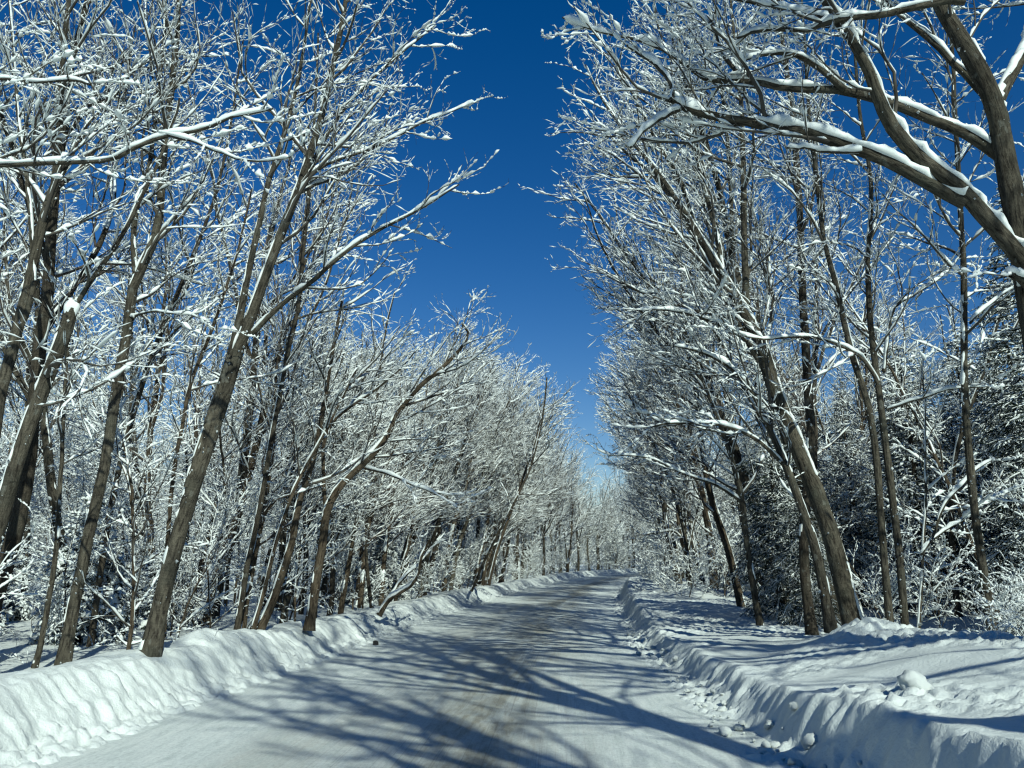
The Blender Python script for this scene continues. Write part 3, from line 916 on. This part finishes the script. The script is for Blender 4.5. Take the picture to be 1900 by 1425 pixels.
hero('bare_tree', 'large bare tree on the right bank leaning left across the sky from a snow mound', [
    ([(1592, 1195), (1568, 1100), (1540, 1000), (1503, 895), (1462, 792), (1442, 741), (1421, 669), (1409, 636), (1387, 595), (1366, 555), (1342, 515), (1318, 475), (1290, 430), (1260, 380), (1225, 330), (1190, 285), (1150, 235), (1110, 175), (1085, 120)], [62, 58, 54, 50, 46, 42, 36, 30, 25, 20, 15, 9, 4], 0.42),
    ([(1387, 600), (1384, 500), (1383, 400), (1383, 300), (1380, 200), (1370, 100), (1360, 0), (1350, -120)], [26, 23, 20, 16, 11, 6], 0.3),
    ([(1415, 655), (1360, 615), (1300, 590), (1240, 575), (1185, 574)], [14, 12, 9, 4], 0.2, 'limb', (13, 12)),
    ([(1300, 445), (1260, 330), (1210, 250), (1170, 170), (1130, 100), (1090, 40)], [18, 15, 11, 5], 0.2, 'limb', (13, 14)),
    ([(1345, 520), (1320, 400), (1290, 290), (1280, 180), (1250, 80), (1230, -40)], [18, 15, 11, 5], 0.2, 'limb', (13, 13.5)),
], 13, 61, RB, gap=0.45, stem_h=0.075)
hero('bare_tree', 'bare tree leaning left directly in front of the large leaning tree on the right bank', [
    ([(1543, 1172), (1530, 1100), (1508, 1010), (1485, 940), (1455, 860), (1428, 800), (1400, 740), (1360, 690), (1310, 660), (1250, 645)], [34, 32, 28, 22, 16, 11, 5], 0.35),
    ([(1460, 870), (1400, 815), (1330, 790), (1250, 790), (1200, 800)], [14, 12, 9, 4], 0.2, 'limb', (12.4, 11.5)),
    ([(1428, 800), (1380, 720), (1340, 640), (1290, 560), (1260, 470)], [14, 11, 8, 4], 0.2, 'limb', (12.4, 13.4)),
], 12.4, 62, RB, gap=0.5)
hero('bare_tree', 'dark upright bare tree right behind the large leaning tree on the right bank', [
    ([(1508, 1184), (1493, 1066), (1490, 980), (1500, 880), (1503, 792), (1496, 700), (1490, 610), (1486, 520), (1484, 440), (1478, 340), (1470, 240), (1455, 120), (1440, 0), (1430, -120)], [32, 31, 29, 26, 22, 17, 10], 0.45),
    ([(1496, 700), (1540, 600), (1600, 520), (1660, 440)], [11, 9, 4], 0.2, 'limb', (14.5, 15.5)),
], 14.5, 63, RB, bark=M_BARK2)
hero('bare_tree', 'bare tree with two parallel slim trunks on the right bank and a crooked snowy limb', [
    ([(1654, 1192), (1640, 1010), (1634, 929), (1623, 809), (1606, 724), (1592, 683), (1568, 594), (1548, 512), (1531, 450), (1515, 330), (1500, 200), (1490, 60), (1480, -60)], [24, 23, 22, 21, 19, 16, 11, 6], 0.42),
    ([(1682, 1188), (1666, 1010), (1655, 929), (1637, 775), (1630, 724), (1619, 638), (1613, 553), (1613, 467), (1620, 350), (1600, 220), (1590, 80)], [25, 24, 22, 20, 18, 14, 9], 0.4),
    ([(1631, 716), (1606, 672), (1575, 648), (1500, 622), (1410, 626), (1340, 610)], [14, 12, 9, 4], 0.2, 'limb', (12.3, 11.6)),
    ([(1640, 690), (1652, 590), (1668, 562), (1700, 545), (1760, 500), (1800, 440)], [13, 11, 8, 4], 0.3, 'limb', (12.3, 12.6)),
    ([(1645, 760), (1700, 745), (1760, 730), (1830, 725)], [10, 8, 5], 0.3, 'limb', (12.3, 12)),
], 12.3, 64, RB, gap=0.4)
hero('bare_tree', 'single slim straight bare trunk farthest right on the bank before the spruces', [
    ([(1845, 1192), (1828, 1066), (1814, 974), (1807, 900), (1801, 826), (1794, 724), (1797, 621), (1794, 518), (1788, 430), (1784, 330), (1778, 220), (1770, 80), (1765, -60)], [27, 26, 24, 22, 19, 15, 9], 0.35),
    ([(1800, 600), (1840, 560), (1890, 530), (1960, 500)], [9, 7, 4], 0.3, 'limb', (11.8, 11.8)),
], 11.8, 65, (-0.1, 0, 0))
hero('sapling', 'leaning young tree with two bright snow-covered forks between the slim trunks on the right', [
    ([(1703, 1190), (1708, 1100), (1712, 1020), (1714, 940), (1716, 850), (1714, 740), (1712, 640)], [11, 10, 8, 4], 0.4),
    ([(1708, 1030), (1735, 990), (1755, 935), (1785, 900), (1815, 870), (1850, 850)], [9, 9, 7, 4], 0.2, 'limb', (12.6, 12.4)),
    ([(1712, 1020), (1745, 990), (1790, 965), (1840, 930), (1900, 905)], [9, 8, 6, 3], 0.2, 'limb', (12.6, 12.8)),
], 12.6, 66, (0, 0, 0), cat='young tree', gap=-0.3)
hero('bare_tree', 'short leaning bare trunk among dark boughs left of the large leaning tree, right roadside', [
    ([(1413, 1170), (1394, 1066), (1383, 992), (1370, 900), (1340, 800), (1310, 720), (1280, 640), (1255, 560)], [22, 20, 17, 12, 6], 0.35),
    ([(1375, 930), (1330, 900), (1270, 880), (1200, 850), (1130, 850)], [11, 9, 6, 3], 0.2, 'limb', (17, 16.5)),
], 17, 67, RB, Q_HERO)
hero('bare_tree', 'low-branched bare tree with many fanned snowy stems behind the snow pile, right roadside', [
    ([(1281, 1090), (1276, 1040), (1265, 970), (1245, 900), (1220, 840), (1190, 780), (1160, 720)], [14, 13, 11, 5], 0.25),
    ([(1278, 1050), (1272, 980), (1270, 900), (1262, 800), (1255, 700)], [9, 8, 6, 3], 0.2),
    ([(1276, 1040), (1290, 960), (1310, 880), (1320, 790)], [8, 7, 4], 0.2),
    ([(1266, 1000), (1248, 985), (1220, 988), (1190, 994)], [7, 6, 4], 0.3, 'limb', (33, 32)),
    ([(1268, 1060), (1240, 1020), (1215, 990)], [6, 5, 3], 0.3, 'limb', (33, 32)),
], 33, 68, RB, dict(Q_MID, n1=3.0), gap=0.2)

# ---------------------------------------------------------------- kinds of trees to copy
def hide_source(r):
    for o in list(r.children) + [r]:
        bpy.data.objects.remove(o)

MID = [generic('bare_tree', 'x', 'tree', 100 + i, H, r, l * 0.65, Q_MID, t0, fk, (0.3, 0, 0), b, tw, 1.95, 0.14, sn * 1.1, 1.05)
       for i, (H, r, l, t0, fk, b, tw, sn) in enumerate([
           (15.5, .17, .16, .32, 3, M_BARK, M_TWIG, 1.2), (14.5, .15, .22, .3, 2, M_BARK2, M_TWIG2, 1.2), (16.0, .19, .12, .34, 3, M_BARK3, M_TWIG, 1.3),
           (13.5, .13, .26, .28, 2, M_BARK, M_TWIG2, .9), (14.8, .16, .18, .25, 3, M_BARK2, M_TWIG, 1.1), (12.5, .12, .3, .25, 3, M_BARK3, M_TWIG2, 1.0)])]
OLD = [generic('bare_tree', 'x', 'tree', 130 + i, H, r, l, dict(n1=1.3, n2=1.8, n3=2.6, coarse=True), .38, 3, (0.25, 0, 0), M_BARK, M_TWIG, 2.4, 0.1, 1.0, 1.6)
       for i, (H, r, l) in enumerate([(17, .30, .10), (16, .26, .16)])]
FAR = [generic('bare_tree', 'x', 'tree', 140 + i, H, r, l * 0.65, Q_FAR, t0, fk, (0.3, 0, 0), b, tw, 2.0, 0.14, sn * 1.15, 1.35, sides=6)
       for i, (H, r, l, t0, fk, b, tw, sn) in enumerate([
           (15.5, .18, .16, .25, 3, M_BARK2, M_TWIG, 1.1), (14.5, .16, .2, .25, 3, M_BARK3, M_TWIG2, 1.1), (16.0, .2, .1, .25, 3, M_BARK, M_TWIG, 1.2),
           (15.0, .17, .1, .25, 3, M_BARK2, M_TWIG2, .7)])]
THIN = [generic('slender_tree', 'x', 'tree', 160 + i, H, r, l, dict(n1=2.2, n2=3.2, n3=4.6, n4=1.6, coarse=True), t0, fk, (0, 0, 0), b, tw, 1.7, 0.07, 1.1, 1.5, sides=7)
        for i, (H, r, l, t0, fk, b, tw) in enumerate([
            (13, .085, .05, .25, 1, M_BARK2, M_TWIG), (11.5, .07, .1, .2, 1, M_BARK3, M_TWIG2), (14, .10, .03, .3, 1, M_BARK, M_TWIG),
            (10.5, .06, .12, .18, 2, M_BARK2, M_TWIG2), (12.5, .08, .08, .15, 1, M_BARK3, M_TWIG)])]
SAP = [generic('sapling', 'x', 'young tree', 180 + i, H, r, l, dict(n1=5.5, n2=4.6, n3=4.6, n4=2.5), .1, fk, (0, 0, 0), M_BARK3, tw, 2.0, 0.0, 0.8, 0.85, wig=.08, sides=6)
       for i, (H, r, l, fk, tw) in enumerate([
           (4.2, .022, .1, 2, M_TWIG), (3.2, .018, .2, 3, M_TWIG2), (5.5, .028, .05, 2, M_TWIG), (2.3, .013, .25, 3, M_TWIG2), (6.5, .035, .1, 2, M_TWIG)])]

def conifer(name, seed, H, rb, snow, dens=1.0, t0=0.06):
    rng = np.random.default_rng(seed)
    root = thing(name, 'x', 'conifer', (0, 0, 0))
    K = 16
    zz = np.linspace(-0.2, H, K)
    tp = np.stack([0.06 * vnoise(zz * 0.4, seed), 0.06 * vnoise(zz * 0.4, seed + 7.5), zz], -1)
    tr = np.linspace(0.014 * H + 0.01, 0.008, K)
    t = Acc()
    t.add(*tube(tp[None], tr[None], 8, 0.05))
    link('trunk', t.mesh('trunk', [M_BARK2]), root)
    n = int(H * 15 * dens)
    u = np.sort(t0 + (0.985 - t0) * rng.random(n) ** 0.85)
    L = rb * (1 - u) ** 0.8 * (0.7 + 0.5 * rng.random(n)) + 0.10
    az = np.arange(n) * 2.4 + rng.random(n) * 1.2
    KB = 7
    d = np.stack([np.cos(az), np.sin(az), 0.25 * u + 0.05 * rng.normal(0, 1, n)], -1)
    P = np.empty((n, KB, 3))
    P[:, 0] = np.stack([np.interp(u * H, zz, tp[:, 0]), np.interp(u * H, zz, tp[:, 1]), u * H], -1)
    for k in range(1, KB):
        d = norm(d + np.array([0, 0, -0.17]) * (1.2 - u)[:, None] + 0.07 * rng.normal(0, 1, (n, 3)))
        P[:, k] = P[:, k - 1] + d * (L / (KB - 1))[:, None]
    R = (0.006 + 0.008 * L)[:, None] * np.linspace(1, 0.3, KB)
    fol, sn, wood = Acc(), Acc(), Acc()
    wood.add(*tube(P, R, 4))
    tw = spawn(P, R, rng, 14 * dens, 0.12, (42, 62), lambda r, t, PL: 0.12 + PL * (0.42 - 0.26 * t), 4, -0.10, 0.07, (0, 0, 0), 0.004, 0.8, 0.08, 0.75)
    tw2 = spawn(*tw, rng, 11, 0.2, (35, 60), lambda r, t, PL: 0.05 + PL * 0.3, 3, -0.12, 0.1, (0, 0, 0), 0.003, 0.3, 0.05, 0.5)
    for (p, r), rad in ((tw, 0.014), (tw2, 0.011)):
        m = p.shape[1]
        fol.add(*tube(p, np.full(r.shape, rad) * np.linspace(1.0, 0.35, m) * (0.7 + 0.6 * rng.random((len(p), 1))), 3))
        a, b = snow_on(p, np.full(r.shape, rad * 0.8), rng, 0.046 * snow, m + 2, 4, 0.9, 0.5, 1.4, 0.7)
        sn.add(a, b)
    a, b = snow_on(P, np.full(R.shape, 0.03), rng, 0.085 * snow, 10, 5, 0.55, 0.4, 1.3, 0.9)
    sn.add(a, b)
    bo = link('boughs', fol.mesh('needles', [M_NEEDLE]), root)
    link('branch', wood.mesh('branch', [M_BARK2]), root)['kind'] = 'stuff'
    tag(link('branch_snow', sn.mesh('branch_snow', [M_SNOW]), root), kind='stuff')
    return root
BRUSH = [generic('shrub', 'x', 'shrub', 220 + i, H, r, l, dict(n1=3.6, n2=3.2, n3=3.2, coarse=True), .06, fk, (0, 0, 0), M_BARK3, tw, 2.4, 0.03, 1.35, 1.6, wig=.08, sides=5)
         for i, (H, r, l, fk, tw) in enumerate([(5.0, .04, .1, 2, M_TWIG), (6.5, .05, .1, 2, M_TWIG2), (4.0, .03, .2, 3, M_TWIG)])]
SPR = [conifer('spruce_tree', 300 + i, H, rb, sn) for i, (H, rb, sn) in enumerate([(10.0, 2.3, .55), (8.0, 2.1, .65), (11.5, 2.2, .45), (8.5, 2.0, .22)])]
FIR = [conifer('young_fir', 310 + i, H, rb, sn, 1.5) for i, (H, rb, sn) in enumerate([(3.2, 1.25, 1.3), (2.2, 1.05, 1.5), (4.2, 1.35, 1.1)])]

# ---------------------------------------------------------------- planting
rnd = random.Random(5)
taken = []
def free(x, y, r):
    for a, b, q in taken:
        if (a - x) ** 2 + (b - y) ** 2 < (r + q) ** 2 * 0.25:
            return False
    taken.append((x, y, r))
    return True
for o in C.objects:
    if o.parent is None and o.type == 'EMPTY' and o.get('label') not in (None, 'x'):
        taken.append((o.location.x, o.location.y, 1.0))

def plant(src, s, lat, label, group, face=None, sc=1.0, r=1.6, tilt=0.0, check=True, z=None):
    x, y = [float(v) for v in road_xy(np.float64(s), np.float64(lat))]
    if check and not free(x, y, r):
        return None
    if face is None:
        rz = rnd.random() * 6.283
    else:
        h = float(np.interp(s, _s, _h))
        rz = (0 if lat < 0 else math.pi) - h + rnd.uniform(-face, face)
    side = abs(lat)
    zz = z if z is not None else float(ground_z(np.float64(s), np.float64(lat), np.float64(x), np.float64(y)))
    return dup(src, (x, y, zz - 0.05), (rnd.uniform(-tilt, tilt), rnd.uniform(-tilt, tilt), rz), sc, label, group)

HT = {}
def tree_height(src):
    if src.name not in HT:
        HT[src.name] = max(v[2] for c in src.children for v in c.bound_box)
    return HT[src.name]
def fit_left(src, s, lat, sc):
    """the young growth along the left verge is lower than the old trees: its tops step down along the road"""
    x, y = [float(v) for v in road_xy(np.float64(s), np.float64(lat + 1.5))]
    px = 950 + F_PX * x / (y * 1.03)
    if px < 530:
        return sc
    top = np.interp(px, [530, 560, 650, 780, 930, 1000, 1060, 1100], [380, 470, 535, 565, 600, 690, 790, 880])
    hmax = EYE - 0.3 + y * math.tan(PITCH + math.atan((712.5 - top) / F_PX))
    return min(sc, max(0.42, hmax / tree_height(src)) * rnd.uniform(.86, 1.0))

# roadside rows beyond the trees above
rnd.seed(41)
s = 17.5
while s < 128:
    far = s > 52
    lat = -(3.1 + rnd.uniform(1.6, 4.8))
    src = rnd.choice(FAR if far else MID)
    if not far and fit_left(src, s, lat, 1.0) < 0.72:
        src = rnd.choice(FAR[:3])
    plant(src, s, lat, 'tall bare tree leaning over the far left roadside, laden with snow' if far else 'tall bare tree leaning right over the road from the left roadside row', 'far left roadside trees' if far else 'left roadside trees', 0.6, fit_left(src, s, lat, rnd.uniform(.85, 1.08)), 0.75)
    s += rnd.uniform(0.5, 1.15) if not far else rnd.uniform(1.6, 3.4)
rnd.seed(42)
s = 18.0
while s < 128:
    far = s > 52
    lat = 3.1 + rnd.uniform(2.6, 4.8)
    if not (27 < s < 31):
        plant(rnd.choice(FAR if far else MID), s, lat, 'tall bare tree leaning over the far right roadside, laden with snow' if far else 'tall bare tree leaning left over the road from the right roadside row', 'far right roadside trees' if far else 'right roadside trees', 0.6, rnd.uniform(.85, 1.08), 1.2)
    s += rnd.uniform(1.7, 3.2)
# trees at the bend that close the view
rnd.seed(43)
for k in range(60):
    plant(rnd.choice(FAR), rnd.uniform(100, 190), -(3.4 + rnd.uniform(1.0, 16)), 'small-looking bare snowy tree closing the view at the bend', 'bare trees at the bend', 1.5, rnd.uniform(.8, 1.05), 1.6)
# deeper woods
rnd.seed(44)
n = 0
for k in range(900):
    if n >= 135:
        break
    s = 10 + 82 * rnd.random() ** 1.3
    lat = -(5.4 + 34 * rnd.random() ** 1.2)
    if s < 13 and lat > -7.2:
        continue
    big = rnd.random() < 0.4
    src = rnd.choice(MID if s < 45 else FAR) if big else rnd.choice(THIN)
    if plant(src, s, lat, 'snow-laden bare tree standing deep in the left woods' if big else 'slender snow-laden trunk standing deep in the left woods', 'trees deep in the left woods', None, fit_left(src, s, lat, rnd.uniform(.85, 1.1)), 1.5, 0.04):
        n += 1
rnd.seed(45)
n = 0
for k in range(900):
    if n >= 84:
        break
    s = 9 + 85 * rnd.random() ** 1.3
    lat = 6.6 + 30 * rnd.random() ** 1.2
    if s < 17 and lat < 8.5:
        continue
    big = rnd.random() < 0.3
    src = rnd.choice(MID if s < 45 else FAR) if big else rnd.choice(THIN)
    if plant(src, s, lat, 'snow-laden bare tree standing deep in the right woods' if big else 'slender snow-laden trunk standing deep in the right woods', 'trees deep in the right woods', None, rnd.uniform(.85, 1.1), 1.5, 0.04):
        n += 1
# conifers of the right-hand woods
rnd.seed(46)
for (px, Y, kind, sc, lab) in [
    (1440, 19.0, 3, .72, 'dark spruce behind the short leaning bare trunk, right roadside'),
    (1485, 17.0, 3, .5, 'low dark spruce with boughs reaching the snow beside the upright dark trunk'),
    (1690, 30, 0, 1.02, 'tall snowy spruce whose pointed top stands between the slim trunks on the right'),
    (1262, 56, 3, .8, 'dark spruce beside the far end of the road on the right')]:
    p = at(px, 1045, Y)
    sl = road_sl(p[0], p[1])
    plant(SPR[kind], float(sl[0][0]), float(sl[1][0]), lab, None, None, sc, 1.4, 0.02, False)
rnd.seed(47)
n = 0
for k in range(400):
    if n >= 46:
        break
    s = 15 + 38 * rnd.random() ** 1.2
    lat = 7.0 + 20 * rnd.random() ** 1.3
    if s < 19 and lat < 9:
        continue
    if plant(rnd.choice(SPR[:3]), s, lat, 'snow-covered spruce in the dense stand behind the right bank trees', 'spruces of the right woods', None, rnd.uniform(.65, 1.0), 1.3, 0.02):
        n += 1
rnd.seed(48)
n = 0
for k in range(300):
    if n >= 10:
        break
    s = 10 + 22 * rnd.random()
    lat = -(6.0 + 10 * rnd.random() ** 1.3)
    if plant(rnd.choice(FIR), s, lat, 'young snow-smothered fir under the trees behind the left snowbank', 'young firs behind the left snowbank', None, rnd.uniform(.7, 1.1), 0.9, 0.04):
        n += 1
rnd.seed(49)
n = 0
for k in range(500):
    if n >= 115:
        break
    s = 9.5 + 52 * rnd.random() ** 1.4
    lat = -(4.6 + 20 * rnd.random() ** 1.4)
    if plant(rnd.choice(SAP), s, lat, 'thin sapling clotted with snow in the undergrowth behind the left snowbank', 'saplings behind the left snowbank', None, rnd.uniform(.8, 1.2), 0.6, 0.1):
        n += 1
rnd.seed(50)
n = 0
for k in range(500):
    if n >= 80:
        break
    s = 9 + 45 * rnd.random() ** 1.2
    lat = 6.0 + 18 * rnd.random() ** 1.2
    if s < 17 and lat < 9.0:
        continue
    if plant(rnd.choice(SAP[:4]), s, lat, 'thin sapling clotted with snow in the undergrowth of the right woods', 'saplings of the right woods', None, rnd.uniform(.7, 1.2), 0.6, 0.1):
        n += 1
rnd.seed(51)
for side in (-1, 1):
    n = 0
    for k in range(400):
        if n >= 45:
            break
        s = 24 + 85 * rnd.random() ** 1.2
        lat = side * (4.7 + 1.6 * rnd.random())
        if plant(rnd.choice(BRUSH), s, lat, 'low snowy brush right at the ' + ('left' if side < 0 else 'right') + ' wood edge hiding the trunk feet', 'brush along the ' + ('left' if side < 0 else 'right') + ' wood edge', None, rnd.uniform(.3, .65), 0.4, 0.1):
            n += 1
    n = 0
    for k in range(500):
        if n >= 95:
            break
        s = 40 + 120 * rnd.random()
        lat = side * (4.9 + 16 * rnd.random() ** 1.5)
        if plant(rnd.choice(BRUSH), s, lat, 'far-off snowy shrub filling the wood edge on the ' + ('left' if side < 0 else 'right') + ' toward the bend', 'far shrubs on the ' + ('left' if side < 0 else 'right'), None, rnd.uniform(.8, 1.2), 0.6, 0.1):
            n += 1
rnd.seed(52)
n = 0
for k in range(400):
    if n >= 80:
        break
    if plant(rnd.choice(BRUSH), rnd.uniform(84, 150), -(4.2 + 26 * rnd.random()), 'pale frosted shrub closing the view behind the bank at the bend', 'shrubs at the bend', None, rnd.uniform(.8, 1.3), 0.6, 0.1):
        n += 1
rnd.seed(53)
for side, lo, hi, s0, lim, where in ((-1, 6.2, 10.5, 6.0, 26, 'left'), (1, 6.6, 10.0, 10.0, 18, 'right')):
    n = 0
    for k in range(400):
        if n >= lim:
            break
        s = s0 + 13 * rnd.random()
        lat = side * (lo + (hi - lo) * rnd.random())
        if plant(rnd.choice((SAP[1], SAP[3], SAP[0], SAP[3])), s, lat, 'small twiggy sapling specked with snow in the thicket close behind the ' + where + ' snowbank', 'thicket behind the ' + where + ' snowbank', None, rnd.uniform(.55, 1.0), 0.35, 0.12):
            n += 1
# roadside trees behind the camera on the right: they throw the shadows that lie across the road
for (x, y, k, sc, rz) in [(5.9, -0.6, 0, 1.0, 2.0), (8.0, -4.6, 1, .95, 2.6), (10.5, -10.5, 1, 1.0, 3.3), (9.6, 3.2, 1, .9, 3.6)]:
    dup(OLD[k], (x, y, 0.3), (0, 0, rz), sc, 'bare roadside tree beside the camera throwing its shadow across the road', 'roadside trees beside the camera')

# far wood: one mass beyond what can be told apart
def far_wood():
    rng = np.random.default_rng(77)
    bk_, sn = Acc(), Acc()
    for k in range(640):
        if k < 150:
            x, y = rng.uniform(-110, -30), rng.uniform(30, 150)
        elif k < 260:
            x, y = rng.uniform(38, 120), rng.uniform(35, 130)
        elif k < 330:
            x, y = rng.uniform(-40, 110), rng.uniform(175, 230)
        elif k < 500:
            x, y = rng.uniform(-30, 95), rng.uniform(165, 240)
        else:
            x, y = rng.uniform(-70, 70), rng.uniform(-90, -32)
        H = rng.uniform(12, 16)
        P = np.array([[0, 0, 0], [.2, .1, .3], [.3, .3, .6], [.2, .5, 1]]) * [rng.normal(0, 1.5), rng.normal(0, 1.5), H] + [x, y, 0.1]
        R = np.array([.16, .13, .09, .03])
        bk_.add(*tube(P[None], R[None], 5))
        c1 = spawn(P[None], R[None], rng, 2.2, 0.2, (30, 60), lambda r, t, PL: PL * .28, 4, .12, .15, (0, 0, 0), .02)
        c2 = spawn(*c1, rng, 2.6, .1, (30, 55), lambda r, t, PL: PL * .45, 3, .1, .15, (0, 0, 0), .014)
        for c in (c1, c2):
            bk_.add(*tube(*c, 3))
            sn.add(*snow_on(*c, rng, .11, 4, 4, .5, .4, 1.2, .7))
    o = link('far_wood', bk_.mesh('far_wood', [M_TWIG]))
    tag(o, 'hazy mass of bare snowy woods beyond the nearer trees', 'woods', kind='stuff')
    tag(link('far_wood_snow', sn.mesh('far_wood_snow', [M_SNOW]), o), kind='stuff')
far_wood()

# ---------------------------------------------------------------- snow clods and a stone at the road's edge
def clod_mesh(seed, sub=2):
    import bmesh
    bm = bmesh.new()
    bmesh.ops.create_icosphere(bm, subdivisions=3, radius=1.0)
    co = np.array([v.co for v in bm.verts])
    f = 1 + 0.28 * fbm(co[:, 0] * 1.5 + seed * 7, co[:, 1] * 1.5, co[:, 2] * 1.5, 4, 0.6)
    rng = np.random.default_rng(seed)
    sc = np.array([1, 0.75 + 0.3 * rng.random(), 0.6 + 0.2 * rng.random()])
    for v, k in zip(bm.verts, f):
        v.co = Vector(tuple(np.array(v.co) * k * sc))
    me = bpy.data.meshes.new('snow_clod')
    bm.to_mesh(me)
    bm.free()
    me.polygons.foreach_set('use_smooth', np.ones(len(me.polygons), bool))
    me.materials.append(M_BANK)
    return me
CLOD = [clod_mesh(i) for i in range(6)]
def clod(x, y, r, label, group, z=None):
    s_, l_ = road_sl(x, y)
    s_, l_ = float(s_[0]), float(l_[0])
    if z is None:
        A = l_ - float(half_r(np.float64(s_)))
        if A > -0.3:
            z = max(0.0, float(bank_right_z(np.array([[s_]]), np.array([[A]]), np.array([[x]]), np.array([[y]]))[0, 0]))
        else:
            z = 0.0
    o = link('snow_clod', CLOD[rnd.randrange(6)], None, (x, y, z + r * 0.35))
    o.rotation_euler = (rnd.uniform(-.3, .3), rnd.uniform(-.3, .3), rnd.random() * 6.28)
    o.scale = (r, r, r)
    return tag(o, label, 'snow clod', group)
def gpt(px, py, z=0.0):
    vx, vz = (px - 950) / F_PX, -(py - 712.5) / F_PX
    d = np.array([vx, CP - vz * SP, SP + vz * CP])
    t = (z - EYE) / d[2]
    return d[0] * t, d[1] * t
clod(*gpt(1508, 1412), 0.085, 'biggest snow clod at the foot of the right snowbank, nearest the camera', None)
clod(*gpt(1693, 1262, 0.72), 0.13, 'lone rounded snow lump sitting on the crusty top of the right snowbank', None)
for k in range(170):
    s = 6.2 + 16 * rnd.random() ** 1.5
    lat = float(half_r(np.float64(s))) + rnd.gauss(-0.04, 0.12) - 0.22 * max(0, vnoise(np.float64(s * 0.9), np.float64(2.2)))
    x, y = road_xy(np.float64(s), np.float64(lat))
    clod(float(x), float(y), 0.015 + 0.05 * rnd.random() ** 3, 'small crumbled snow clod in the rubble along the right edge of the road', 'snow rubble along the right road edge')
def stone():
    o = link('stone', clod_mesh(50), None, (*gpt(697, 1196), 0.03))
    o.data.materials.clear()
    o.data.materials.append(M_STONE)
    o.scale = (0.06, 0.05, 0.07)
    tag(o, 'small dark stone at the foot of the left snowbank', 'stone')
stone()

for src in MID + OLD + FAR + THIN + SAP + BRUSH + SPR + FIR:
    hide_source(src)
